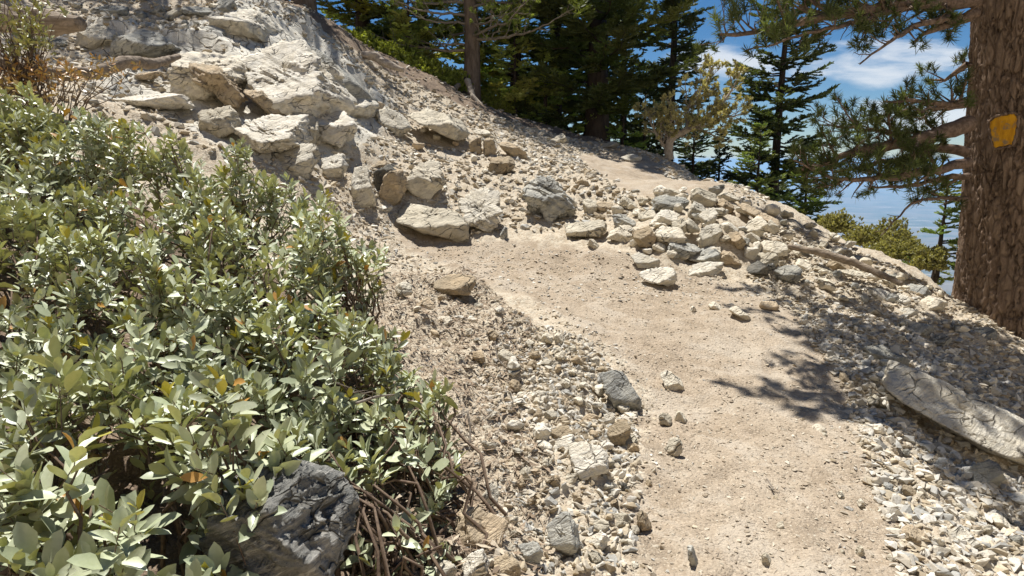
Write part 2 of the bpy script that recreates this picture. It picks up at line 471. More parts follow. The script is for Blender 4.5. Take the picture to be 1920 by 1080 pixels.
def blaze_mat():
    N = NT('yellow_paint')
    tc = N.n('ShaderNodeTexCoord'); v = tc.outputs['Object']
    n = N.noise(N.scale(v, (1, 1, .3)), 26, 5, .7)
    m = N.noise(v, 12, 5, .6)
    col = N.mix(N.ramp(n, .35, .7), (0.78, 0.40, 0.015), (0.55, 0.25, 0.01))
    col = N.mix(N.ramp(m, .52, .66), col, (0.30, 0.21, 0.12))
    return N.done(N.bsdf(col, .7, N.bump(n, .006, .8), .3))
M['blaze'] = blaze_mat()

# ------------------------------------------------------------------ ground mesh
def axis(lo, hi, dens_lo, dens_hi, step0, far, grow=1.16):
    mid = list(np.arange(dens_lo, dens_hi, step0))
    up = [mid[-1]]; s = step0
    while up[-1] < far:
        s *= grow; up.append(up[-1] + s)
    dn = [mid[0]]; s = step0
    while dn[-1] > -far:
        s *= grow; dn.append(dn[-1] - s)
    return np.array(dn[:0:-1] + mid + up[1:])

xs = axis(0, 0, -5.5, 6.0, 0.026, 90000)
ys_mid = [1.0]
while ys_mid[-1] < 19: ys_mid.append(ys_mid[-1] + 0.0058 * ys_mid[-1] + 0.004)
up = [ys_mid[-1]]; s = .11
while up[-1] < 90000: s *= 1.15; up.append(up[-1] + s)
dn = [1.0]; s = .02
while dn[-1] > -60000: s *= 1.25; dn.append(dn[-1] - s)
ys = np.array(dn[:0:-1] + ys_mid + up[1:])
GX, GY = np.meshgrid(xs, ys)
gx, gy = GX.ravel(), GY.ravel()
gz = ground_z(gx, gy)
tm = np.where((abs(gx) < 8) & (gy > 0) & (gy < 18), trail_mask(np.clip(gx, -8, 8), np.clip(gy, 0, 18)), -1)
ton = sstep(-.28, .30, tm)
rr = np.hypot(gx, gy - 6)
nearm = 1 - sstep(20, 60, rr)
P3 = np.stack([gx, gy, gx * 0], 1)
rough = fbm(P3 * 1.7, 5, .55) * .075 + np.abs(fbm(P3 * 5 + 9, 4, .6)) * .05 + fbm(P3 * 24, 2) * .008
gentle = fbm(P3 * 1.2 + 5, 3) * .02 + fbm(P3 * 14 + 5, 3) * .006 + fbm(P3 * 4.5 + 15, 3) * .024
# ledges of bedrock in the upper left of the slope
bed = sstep(-.25, .35, poly_sd([hit(*p)[:2] for p in [(150,40),(330,50),(440,0),(560,20),(640,90),(745,190),(700,290),(560,335),(430,300),(300,215),(180,190)]], gx, gy))
sv = np.stack([gx * .8 + gy * .9, (gx * -.9 + gy * .8) * 3.2, gx * 0], 1)
led = np.abs(fbm(sv * .9 + 2, 4, .6)) * .16
_a = hit(335, 100)[:2]; _b = hit(660, 262)[:2]; _u = (_b - _a) / np.linalg.norm(_b - _a); _n = np.array([-_u[1], _u[0]])
_al = gx * _u[0] + gy * _u[1]; _pe = gx * _n[0] + gy * _n[1]
_q = np.stack([_al * .9, _pe * 1.2, gx * 0], 1)
def steps(t, seed, w=.86):
    f_ = np.floor(t); r_ = t - f_; tb = np.random.default_rng(seed).random(256); k0 = f_.astype(int) % 256
    return tb[k0] * (1 - sstep(w, 1, r_)) + tb[(k0 + 1) % 256] * sstep(w, 1, r_)
_c1 = np.floor(_al * .9 + fbm(_q * 1.3, 2) * .5)
terr = steps(_pe * 1.9 + fbm(_q * .9, 3) * .7 + _c1 * .37, 8) * .26 + steps(_pe * 5.5 + fbm(_q * 1.6 + 4, 3) * 1.2 + _c1 * .61, 9, .8) * .07 + steps(_al * 1.4 + fbm(_q + 7, 3) * .9 + np.floor(_pe * 1.9) * .43, 10, .9) * .09
gz = gz + nearm * ((1 - .82 * bed) * rough * (1 - ton) * (1 - .35 * sstep(6, 10, gy)) + gentle * ton + led * bed * .25 + bed * (terr - .14)) + (1 - nearm) * 0
duff_and_shade = sstep(-.35, .15, poly_sd(SHRUBG, gx, gy))
ridge_duff_shade = sstep(-.3, .3, poly_sd(RIDGE, gx, gy))  # duff under the trees, outlined and darkened to carry their shade band too
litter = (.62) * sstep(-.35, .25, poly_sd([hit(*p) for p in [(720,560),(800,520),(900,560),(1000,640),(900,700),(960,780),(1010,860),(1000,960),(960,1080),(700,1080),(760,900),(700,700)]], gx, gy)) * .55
duff_and_shade = np.clip(np.maximum(np.maximum(duff_and_shade, ridge_duff_shade), litter), 0, 1)
farm = sstep(60, 400, rr)
tint = np.stack([ton, duff_and_shade, np.where(farm > 0, .5 + .5 * farm, .42 * bed)], 1)
ny, nx = GX.shape
idx = np.arange(nx * ny).reshape(ny, nx)
Q = np.stack([idx[:-1, :-1], idx[:-1, 1:], idx[1:, 1:], idx[1:, :-1]], -1).reshape(-1, 4)
qc = tm[Q].mean(1)
V = np.stack([gx, gy, gz], 1)
def sub_mesh(sel, name):
    q = Q[sel]; u, inv = np.unique(q, return_inverse=True)
    mb = MB(); mb.add(V[u], None, inv.reshape(-1, 4), tint[u])
    return mb.mesh(name, M['ground'])
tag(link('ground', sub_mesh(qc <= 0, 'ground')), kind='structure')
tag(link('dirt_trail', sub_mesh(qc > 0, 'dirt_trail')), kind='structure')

# fast height look-up incl. roughness, for laying stones
def surf(x, y):
    x = np.atleast_1d(x); y = np.atleast_1d(y)
    i = np.clip(np.searchsorted(xs, x) - 1, 0, nx - 2); j = np.clip(np.searchsorted(ys, y) - 1, 0, ny - 2)
    fx = np.clip((x - xs[i]) / (xs[i + 1] - xs[i]), 0, 1); fy = np.clip((y - ys[j]) / (ys[j + 1] - ys[j]), 0, 1)
    Z = gz.reshape(ny, nx)
    return (Z[j, i] * (1 - fx) + Z[j, i + 1] * fx) * (1 - fy) + (Z[j + 1, i] * (1 - fx) + Z[j + 1, i + 1] * fx) * fy

# ------------------------------------------------------------------ rocks
_ico = {}
def ico(level):
    if level not in _ico:
        bm = bmesh.new(); bmesh.ops.create_icosphere(bm, subdivisions=level, radius=1)
        V_ = np.array([v.co[:] for v in bm.verts]); T_ = np.array([[v.index for v in f.verts] for f in bm.faces]); bm.free()
        _ico[level] = (V_, T_)
    return _ico[level]

def poly_rock(normals, dists, axes, level=4, p=26, rough=.05, strata=.03, seed=0, size=None, bound=1.7):
    D, T = ico(level)
    D = D * np.asarray(axes); D = D / np.linalg.norm(D, axis=1)[:, None]
    n = np.asarray(normals, float); n /= np.linalg.norm(n, axis=1)[:, None]
    d = np.asarray(dists, float)
    dot = np.maximum(D @ n.T, 1e-4)
    inv = dot / d
    mx = inv.max(1)
    r = 1.0 / (mx * ((inv / mx[:, None]) ** p).sum(1) ** (1.0 / p))
    ell = 1.0 / np.sqrt(((D / np.asarray(axes)) ** 2).sum(1))
    r = np.minimum(r, ell * bound)
    Pv = D * r[:, None]
    s = size or float(np.mean(axes)) * 2
    off = seed * 3.7
    nz = fbm(Pv / s * 3.2 + off, 5, .55) * rough * s
    st = np.array([Pv[:, 0] * .35 + Pv[:, 1] * .2, Pv[:, 1] * .5, Pv[:, 2] * 1.0 + Pv[:, 0] * .5]).T
    ns = np.abs(fbm(st / s * np.array([2, 2, 11.]) + off, 3, .6)) * strata * s
    out = nz - ns
    if level >= 4:
        rs_ = np.random.default_rng(seed + 5)
        sdir = np.array([rs_.uniform(.1, .6), rs_.uniform(-.3, .3), 1.0]); sdir /= np.linalg.norm(sdir)
        th_ = s * (.16 if level < 6 else .085)
        hgt_ = (Pv @ sdir) / th_ + fbm(Pv / s * 1.7 + off, 3) * .8
        fl = np.floor(hgt_); fr = hgt_ - fl
        side_ = np.floor(fbm(Pv / s * 2.3 + off + 9, 2) * 3.0)
        tab = rs_.random(512)
        a_ = tab[(fl.astype(int) * 7 + side_.astype(int) * 13) % 512]; b_ = tab[((fl.astype(int) + 1) * 7 + side_.astype(int) * 13) % 512]
        w_ = sstep(.78, 1.0, fr)
        out = out - (a_ * (1 - w_) + b_ * w_) * strata * 1.3 * s
        ck = np.abs(fbm(Pv / s * np.array([2.2, 2.2, 3.4]) + off + 3, 3, .6))
        out = out - np.exp(-(ck / .035) ** 2) * .02 * s
    Pv = Pv + D * out[:, None]
    return Pv, T

FOOT = []
LAND = []   # hand placed stones: (px, py, ref phrase)
used_labels = set()
NROCK = 0

def outline_rock(shape, tone, label, Y=None, f=None, T=None, name='rock', cat='rock', group=None, level=None, ref=None, lift=0.0, fwd=.35, grow=1.0, rough=.05, strata=.035):
    """a stone with the width, height and place read off the photograph and its own depth"""
    global NROCK
    NROCK += 1
    rs = np.random.default_rng(NROCK + 100)
    if len(shape) == 4 and not isinstance(shape[0], tuple):
        x0, y0, x1, y1 = shape
        k = rs.integers(6, 9); th = np.sort((np.arange(k) + rs.uniform(-.33, .33, k)) / k * 2 * PI)
        sc = 1.0 / np.maximum(abs(np.cos(th)), abs(np.sin(th))) ** .65
        shape = [((x0 + x1) / 2 + (x1 - x0) / 2 * math.cos(t) * s_, (y0 + y1) / 2 - (y1 - y0) / 2 * math.sin(t) * s_) for t, s_ in zip(th, sc)]
    sh = np.array(shape, float)
    xmin, xmax, ymin, ymax = sh[:, 0].min(), sh[:, 0].max(), sh[:, 1].min(), sh[:, 1].max()
    cx, cy = (xmin + xmax) / 2, (ymin + ymax) / 2
    if Y is None:
        g = hit(cx, ymax - (ymax - ymin) * .12)
        Y = g[1]
    W = (xmax - xmin) / F * Y; H = (ymax - ymin) / F * Y
    if T is None: T = .55 * math.sqrt(W * max(H, .35 * W)) + .35 * W * rs.uniform(.6, 1.2)
    if f is None: f = rs.uniform(.18, .5)
    Yc = Y + T * fwd
    sh = (sh - [cx, cy]) * grow + [cx, cy]
    P = np.array([at(x, y, Yc) for x, y in sh])
    c = P.mean(0)
    c = at(cx, cy, Yc)
    a2 = sum((P[i, 0] - c[0]) * (P[(i + 1) % len(P), 2] - c[2]) - (P[(i + 1) % len(P), 0] - c[0]) * (P[i, 2] - c[2]) for i in range(len(P)))
    if a2 < 0: P = P[::-1]
    N_, D_ = [], []
    for i in range(len(P)):
        a, b = P[i], P[(i + 1) % len(P)]
        e = b - a
        n = np.array([e[2], 0, -e[0]])
        L = np.linalg.norm(n)
        if L < 1e-6: continue
        n /= L
        n[1] = rs.uniform(-.28, .2)
        n /= np.linalg.norm(n)
        d = n @ ((a + b) / 2 - c)
        if d < .02 * W: d = .02 * W + .1 * H
        N_.append(n); D_.append(d)
    top = np.array([rs.uniform(-.15, .15), -(1 - f) * H, T]); top /= np.linalg.norm(top)
    N_.append(top); D_.append(max(top @ np.array([0, -T / 2, -H / 2 + f * H]), .12 * T))
    for q in range(2):
        n = np.array([rs.uniform(-.5, .5), -1, rs.uniform(-.3, .25)]); n /= np.linalg.norm(n)
        N_.append(n); D_.append(T / 2 * rs.uniform(.85, 1.05))
    for q in range(3):
        n = np.array([rs.uniform(-.6, .6), 1, rs.uniform(-.4, .6)]); n /= np.linalg.norm(n)
        N_.append(n); D_.append(T / 2 * rs.uniform(.8, 1.1))
    for q in range(9 if max(xmax - xmin, ymax - ymin) > 38 else 4):
        n = rs.normal(size=3); n /= np.linalg.norm(n)
        if q > 2: N_.append(n); D_.append(math.sqrt((n[0] * W / 2) ** 2 + (n[1] * T / 2) ** 2 + (n[2] * H / 2) ** 2) * rs.uniform(.86, 1.02)); continue
        N_.append(n); D_.append(abs(n[0]) * W / 2 * .95 + abs(n[1]) * T / 2 * .95 + abs(n[2]) * H / 2 * .95)
    px_size = max(xmax - xmin, ymax - ymin)
    if level is None: level = 5 if px_size > 38 else 4
    size = (W + H) / 2
    Pv, Tt = poly_rock(N_, D_, (W / 2, T / 2, H / 2), level, 60, rough, strata, NROCK, size)
    mb = MB(); mb.add(Pv, Tt)
    o = link(name, mb.mesh(name, M[tone]), loc=c + np.array([0, 0, lift]))
    if '|' in label:
        A, B = label.split('|'); lab = A + ' ' + B; ref = ref or A
    else: lab = label; ref = ref or label
    assert lab not in used_labels, lab
    used_labels.add(lab)
    tag(o, lab, cat, group)
    LAND.append((cx, cy, ref, Y))
    if lift > -.05: FOOT.append((c[0], c[1], W * .38, T * .36))
    return o

G1 = 'rocks and ledges on the slope above the trail'
G2 = 'rocks heaped in the cairn pile'
G3 = 'rocks on the scree below the pine'
G4 = 'stones on the trail'
G5 = 'stones in the rubble bank left of the trail'

HILL = [
 ([(868,348),(935,345),(943,372),(925,435),(905,442),(880,420),(862,395),(855,365)],'white','big grey and white banded boulder|standing at the bend of the trail',dict(f=.3,level=6,strata=.06)),
 ([(985,318),(1010,306),(1040,330),(1088,400),(1062,425),(1010,422),(985,390),(978,350)],'grey','dark grey peaked boulder|with a slope to the right, left of the cairn pile',dict(f=.45,level=6,strata=.07)),
 ([(785,302),(835,294),(834,345),(800,378),(772,368),(756,346)],'pale','pale boulder with a tan underside|hanging over the smooth ledge',dict(f=.55,level=5)),
 ([(700,325),(730,304),(752,326),(738,366),(712,372),(702,350)],'dark','dark olive wedge of rock|beside the shrub top at mid slope',dict(f=.8)),
 ([(728,322),(750,310),(760,340),(752,384),(728,392),(716,370)],'tan','brown shaded block|between the dark wedge and the overhanging boulder',dict(f=.85)),
 ([(664,302),(684,298),(706,384),(686,396),(664,380),(655,340)],'white','tall white leaning slab|right behind the top of the shrub',dict(f=.4)),
 ([(528,276),(592,260),(594,300),(580,337),(540,330),(512,318),(511,290)],'white','broad white tilted slab|with a dark crack on its right, above the shrub',dict(f=.25,level=5)),
 ([(600,290),(636,282),(648,312),(640,334),(606,330)],'white','squat white block|right of the dark crack above the shrub',dict(f=.3)),
 ([(570,200),(636,202),(675,236),(652,276),(612,264),(580,236)],'white','white ledge end with a shaded overhang|jutting out at the right of the outcrop',dict(f=.5,level=5)),
 ([(752,212),(778,190),(846,214),(884,256),(876,278),(838,258),(790,236)],'pale','long pale slab with a tan front|lying up the slope above the twin tan blocks',dict(f=.45,level=5)),
 ([(878,262),(902,257),(903,292),(882,286)],'tan','left one of the twin orange tan blocks|in mid slope',dict(f=.85)),
 ([(905,258),(928,256),(931,294),(906,297)],'tan','right one of the twin orange tan blocks|in mid slope',dict(f=.85)),
 ([(884,243),(915,240),(922,252),(905,258),(888,256)],'pale','small flat cap stone|just above the twin tan blocks',dict(f=.3)),
 ([(934,270),(950,261),(984,284),(992,302),(966,302),(948,286)],'tan','long knobbly tan stone|right of the twin tan blocks',dict(f=.6)),
 ([(922,292),(946,290),(968,308),(958,322),(926,330),(914,322)],'tan','lumpy tan stone cluster piece|just below the twin tan blocks',dict(f=.6)),
 ([(745,372),(800,384),(858,396),(884,440),(820,446),(750,424)],'pale','smooth low bedrock ledge|under the overhanging boulder at the trail bend',dict(f=.15,level=5,T=1.0)),
 ([(813,538),(850,520),(884,517),(893,538),(876,558),(845,559)],'tan','tan rounded stone over a dark hollow|on the bank right of the shrub',dict(f=.45,level=5,lift=.02)),
 ([(325,105),(378,84),(436,96),(470,150),(440,184),(395,188),(350,170)],'pale','creamy corner block of the outcrop|above the round tan boulder',dict(f=.45,level=6,T=1.1)),
 ([(415,72),(500,58),(592,96),(645,165),(668,222),(600,240),(520,205),(450,150)],'white','main white face of the outcrop|sunlit and sloping down to the right',dict(f=.06,level=6,T=1.5,strata=.04,grow=.92)),
 ([(440,152),(470,152),(530,200),(548,240),(522,232),(474,190)],'tan','long olive ledge|shadowed underneath, across the middle of the outcrop',dict(f=.6,level=5)),
 ([(372,202),(408,190),(436,205),(448,245),(402,262),(376,246)],'pale','round tan boulder with diagonal cracks|at the foot of the outcrop',dict(f=.5,level=5)),
 ([(448,232),(480,205),(552,222),(566,275),(502,302),(450,284)],'white','fissured white mass|under the long olive ledge',dict(f=.35,level=6,T=.9,strata=.06)),
 ([(436,22),(494,4),(500,50),(526,84),(440,88),(418,60)],'white','brilliant white block|at the top of the outcrop by the tree shade',dict(f=.3,level=5,T=1.3)),
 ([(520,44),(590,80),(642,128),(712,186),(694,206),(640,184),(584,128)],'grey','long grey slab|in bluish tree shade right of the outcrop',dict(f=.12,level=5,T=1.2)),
 ([(596,166),(640,150),(706,196),(712,216),(664,226),(612,200)],'white','lower white slab|at the right edge of the outcrop',dict(f=.2,level=5)),
 ([(419,106),(446,104),(453,126),(424,130)],'tan','small brown block|perched on the creamy corner block',dict(f=.8)),
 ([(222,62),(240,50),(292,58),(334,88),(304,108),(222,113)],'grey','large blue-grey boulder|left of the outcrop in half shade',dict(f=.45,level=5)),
 ([(148,66),(168,40),(212,56),(224,88),(192,98),(160,94)],'pale','cream boulder with a split front|right of the end of the thick log',dict(f=.4,level=5)),
 ([(225,178),(300,170),(350,180),(362,204),(280,206),(228,198)],'white','flat white slab|in front of the long dead branch',dict(f=.2,level=5)),
 ([(470,92),(560,84),(640,140),(676,200),(640,214),(560,150)],'white','smooth white apron of rock|in the upper right of the main outcrop',dict(f=.1,level=6,T=.7,Y=9.3,strata=.05)),
 ([(553,192),(601,222),(640,250),(622,258),(586,253),(560,216)],'pale','diagonal slab with a shaded lower lip|under the main white face',dict(f=.4,level=5)),
 ([(505,172),(541,170),(560,196),(545,230),(517,216)],'tan','brown stained ledge|beneath the middle of the main white face',dict(f=.5,level=5)),
 ([(572,108),(592,108),(648,160),(636,172),(600,150)],'grey','thin diagonal rib of rock|between the white face and the long grey slab',dict(f=.5,level=5)),
 ([(352,120),(400,112),(470,190),(452,214),(400,176)],'tan','shadowed fissured edge|on the left face of the outcrop',dict(f=.7,level=5,Y=8.2,strata=.08)),
 ([(545,205),(590,214),(604,256),(580,284),(548,262)],'pale','cracked cream block|in the hollow beneath the main white face',dict(f=.5,level=5)),
 ([(700,190),(742,205),(772,240),(750,262),(712,236)],'white','half-buried white slab|between the outcrop and the long pale slab',dict(f=.2,level=5)),
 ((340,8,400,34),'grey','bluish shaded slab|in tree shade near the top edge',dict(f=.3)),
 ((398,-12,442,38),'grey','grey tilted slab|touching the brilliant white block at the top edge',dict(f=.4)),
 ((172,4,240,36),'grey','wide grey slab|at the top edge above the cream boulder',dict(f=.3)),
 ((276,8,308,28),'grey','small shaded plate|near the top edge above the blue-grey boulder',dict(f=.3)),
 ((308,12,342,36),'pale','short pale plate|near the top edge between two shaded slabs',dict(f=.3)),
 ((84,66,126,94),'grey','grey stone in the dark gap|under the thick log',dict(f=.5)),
 ((252,132,300,150),'tan','brown stone in the dark gap|under the long dead branch',dict(f=.5)),
 ((376,44,420,76),'grey','rounded grey rock|at the shade edge left of the brilliant white block',dict(f=.4)),
 ((1080,334,1104,353),'tan','brown pointed stone|at the near edge of the upper path',dict(f=.8)),
 ((1104,345,1122,360),'tan','small tan wedge|at the left foot of the upper path',dict(f=.6)),
 ((1124,264,1162,280),'pale','flat pale stone|on the far edge of the upper path',dict(f=.4)),
 ((1162,288,1204,304),'white','low white rock|poking out of the upper path',dict(f=.3)),
 ((1030,250,1062,272),'pale','light boulder|on the ridge under the dark trunk',dict(f=.4)),
 ((700,300,726,318),'tan','small brown stone|behind the dark olive wedge',dict(f=.5)),
 ((938,424,952,454),'grey','dark shard|in the shadow right of the banded boulder',dict(f=.8)),
]
for shp, tone, lab, kw in HILL: outline_rock(shp, tone, lab, group=G1, **{'fwd': .12, 'grow': 1.04, **kw})

PILE = [
 ((1222,367,1290,402),'grey','long grey slab with a dark vein|across the top of the cairn pile',8.25),
 ((1233,356,1296,372),'pale','thin cream slab|at the very top of the cairn pile',8.6),
 ((1290,380,1326,413),'white','white angular block|under the top right of the cairn pile',8.0),
 ((1310,392,1346,425),'white','white stone with a rounded back|in the upper right of the cairn pile',7.85),
 ((1294,354,1344,391),'pale','yellowish tilted plate|at the crest of the cairn pile',8.4),
 ((1346,376,1383,402),'tan','tan crinkled stone|right of the yellowish tilted plate',8.1),
 ((1346,362,1388,382),'pale','cream flat stone|at the right crest of the cairn pile',8.5),
 ([(1378,384),(1408,384),(1457,417),(1450,430),(1404,406)],'tan','long brown slab|sliding off the right side of the cairn pile',7.9),
 ((1392,411,1440,446),'pale','chunky brown-grey block|under the long brown slab',7.6),
 ([(1220,424),(1247,394),(1280,402),(1256,427)],'white','white wedge|in the middle of the cairn pile',7.75),
 ((1196,396,1232,421),'pale','cream stone with a notch|left of the white wedge',7.9),
 ((1150,404,1194,432),'grey','mottled grey stone|at the left shoulder of the cairn pile',7.9),
 ([(1136,451),(1175,420),(1190,434),(1186,454)],'pale','pale wedge with a shaded front|at the left foot of the cairn pile',7.4),
 ((1189,424,1226,467),'tan','upright tan boulder|at the front left of the cairn pile',7.3),
 ((1224,425,1284,460),'pale','cream slab with a sharp lip|at the front of the cairn pile',7.4),
 ((1261,410,1286,446),'pale','upright pale shard|behind the cream slab with a sharp lip',7.6),
 ((1284,412,1314,440),'white','bright flat block|in the centre of the cairn pile',7.65),
 ((1311,420,1352,466),'white','tall white block|in the right centre of the cairn pile',7.35),
 ([(1354,440),(1378,434),(1398,456),(1393,471),(1376,467)],'tan','leaning tan splinter|right of the tall white block',7.3),
 ((1354,420,1390,440),'white','white lump|above the leaning tan splinter',7.5),
 ((1397,438,1431,458),'pale','smooth pale cobble|below the chunky brown-grey block',7.35),
 ((1251,454,1312,486),'grey','long grey speckled slab|along the front foot of the cairn pile',7.15),
 ((1289,465,1353,499),'grey','streaked grey slab|at the front foot below the tall white block',7.05),
 ([(1286,520),(1310,500),(1353,495),(1353,510),(1336,519)],'white','flat cream plate|lying on the trail in front of the cairn pile',6.75),
 ((1350,476,1399,500),'tan','tan slab in the shade edge|right of the streaked grey slab',7.0),
 ((1406,476,1457,503),'pale','oval pale stone|on the trail edge right of the cairn pile',6.95),
 ((1426,452,1479,484),'pale','bulky cream stone with a shaded front|behind the oval pale stone',7.2),
 ((1402,494,1440,519),'dark','blackish stone|at the trail edge right of the cairn pile',6.75),
 ((1452,497,1504,533),'grey','big oval grey stone|right of the blackish stone',6.6),
 ([(1181,480),(1200,475),(1236,492),(1234,505),(1196,504)],'white','upper white embedded slab|in the trail left of the cairn pile foot',6.9),
 ([(1200,506),(1262,508),(1271,524),(1256,541),(1206,528)],'white','lower white embedded slab|in the trail beside its broken twin',6.5),
 ((1093,372,1120,404),'pale','upright cream stone|between the peaked boulder and the cairn pile',8.3),
 ((1119,377,1150,402),'tan','brown shaded cube|between the peaked boulder and the cairn pile',8.3),
 ((1060,414,1142,448),'pale','broad flat cream rock|below the peaked boulder at the trail bend',7.6),
 ((1102,451,1128,470),'pale','small stone with a black shadow|just right of the broad flat cream rock',7.0),
 ((1223,456,1249,475),'pale','small rounded stone|tucked at the foot of the upright tan boulder',7.15),
 ((1406,455,1428,474),'white','small white cobble|behind the oval pale stone',7.25),
 ((1160,372,1200,395),'pale','pale sloping stone|at the upper left of the cairn pile',8.5),
]
for shp, tone, lab, Y in PILE: outline_rock(shp, tone, lab, group=G2, fwd=.02, grow=1.1, lift=.02)
# rocks inside the pile that carry the outer ones
SCREE = [
 ((1477,456,1518,481),'grey','blue-grey flat stone|where the pole begins',{}),
 ((1490,484,1526,511),'pale','round cream stone|between the oval grey stone and the pole',{}),
 ((1553,478,1600,516),'tan','brown boulder|propped under the pole',{}),
 ((1543,462,1592,478),'pale','flat cream stone|behind the pole near its upper end',{}),
 ((1566,503,1628,525),'pale','long flat pale stone|in front of the brown boulder under the pole',{}),
 ((1520,494,1563,519),'pale','cream double stone|left of the brown boulder under the pole',{}),
 ((1632,539,1686,573),'white','big white plate|below the lower end of the pole',dict(f=.25)),
 ((1682,549,1706,578),'white','white block|touching the right of the big white plate',{}),
 ((1710,556,1771,588),'pale','wide pale block with a lit top|left of the pine foot',{}),
 ((1672,576,1722,595),'white','thin white plate|below the big white plate',{}),
 ((1696,606,1748,628),'grey','grey rounded plate|half way between the pole and the smooth slab',{}),
 ((1746,626,1782,648),'grey','grey flat chip|right of the grey rounded plate',{}),
 ([(1622,648),(1664,648),(1700,672),(1700,690),(1624,676)],'grey','squared upper end of the smooth slab|at the trail edge',dict(f=.6)),
 ([(1640,655),(1750,668),(1870,728),(1935,765),(1935,858),(1840,822),(1735,756),(1655,700)],'white','large smooth pale grey slab|sunk in the scree below the pine',dict(f=.02,level=6,T=1.0,strata=.02,rough=.02,lift=-.10,fwd=.1)),
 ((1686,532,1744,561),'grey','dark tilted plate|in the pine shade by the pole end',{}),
 ((1822,612,1871,638),'grey','greenish block|on the scree below the pine trunk',{}),
 ((1880,606,1920,632),'pale','pale slab|at the right edge of the photo below the trunk',{}),
 ((1808,552,1834,574),'grey','square grey stone|at the foot of the pine trunk',{}),
 ((1600,480,1640,498),'grey','shaded flat stone|behind the lower half of the pole',{}),
 ((1650,505,1690,525),'grey','thin shaded plate|behind the lower tip of the pole',{}),
 ((1754,769,1793,804),'pale','left cube|of the two sunlit cubes at the foot of the smooth slab',{}),
 ((1790,782,1824,816),'tan','right tan cube|of the two sunlit cubes at the foot of the smooth slab',{}),
 ([(1678,992),(1722,984),(1740,1004),(1738,1030),(1702,1033),(1680,1016)],'tan','orange-tan blocky stone|near the lower right corner',dict(f=.7)),
 ([(1760,1010),(1780,980),(1806,984),(1845,1024),(1822,1054),(1766,1030)],'white','large grey-white tilted block|near the lower right corner',dict(f=.5,level=5)),
 ([(1870,1048),(1900,1038),(1940,1056),(1940,1100),(1870,1090)],'white','white rock cut by the corner|at the bottom right',dict(f=.3)),
 ((1690,908,1728,937),'tan','shaded tan stone|on the scree edge above the orange-tan block',{}),
 ((1738,998,1758,1021),'pale','small pale wedge|between the orange-tan and the grey-white block',{}),
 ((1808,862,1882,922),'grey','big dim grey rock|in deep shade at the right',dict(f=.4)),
 ((1858,968,1906,994),'pale','smooth rock with a lit top|at the right above the corner rock',{}),
 ((1656,1040,1681,1060),'pale','small pale block|left below the orange-tan block',{}),
 ((1574,700,1606,731),'tan','brown triangular stone|at the trail edge left of the smooth slab',{}),
]
for shp, tone, lab, kw in SCREE: outline_rock(shp, tone, lab, group=G3, **kw)
TRST = [
 ((1288,573,1306,585),'pale','tiny square stone|alone on the trail above the middle'),
 ((1330,567,1360,583),'pale','flat pale chip|on the trail left of the elongated pale stone'),
 ([(1360,574),(1376,570),(1404,590),(1402,602),(1384,594)],'pale','elongated pale stone|in the middle of the trail'),
 ((1428,562,1460,582),'tan','tan half-buried stone|on the trail at the tip of the tree shade'),
 ([(1231,694),(1250,689),(1281,718),(1277,735),(1248,728)],'pale','oblong tan stone|standing out alone on the left of the trail'),
 ((1513,797,1549,814),'pale','yellowish chip|on the trail left of the scree'),
 ((1530,810,1552,822),'pale','little pale flake|touching the yellowish chip'),
 ((1568,920,1594,938),'pale','pale pebble with a dark side|on the lower trail'),
 ((1428,1030,1452,1064),'pale','upright cream pebble|near the bottom edge of the trail'),
 ([(1288,1024),(1304,1021),(1316,1050),(1302,1070),(1290,1048)],'grey','grey oblong stone|at the bottom edge of the trail'),
 ((1608,936,1630,956),'pale','pale chip|right of the pebble with a dark side'),
 ((1600,1022,1620,1042),'pale','thin pale chip|on the lower trail near the scree'),
 ((1454,976,1470,994),'pale','small cream pebble|in the centre of the lower trail'),
 ((1568,1030,1584,1044),'pale','tiny cream pebble|left of the thin pale chip'),
]
for shp, tone, lab in TRST: outline_rock(shp, tone, lab, group=G4, f=.35, lift=-.002, fwd=.15)
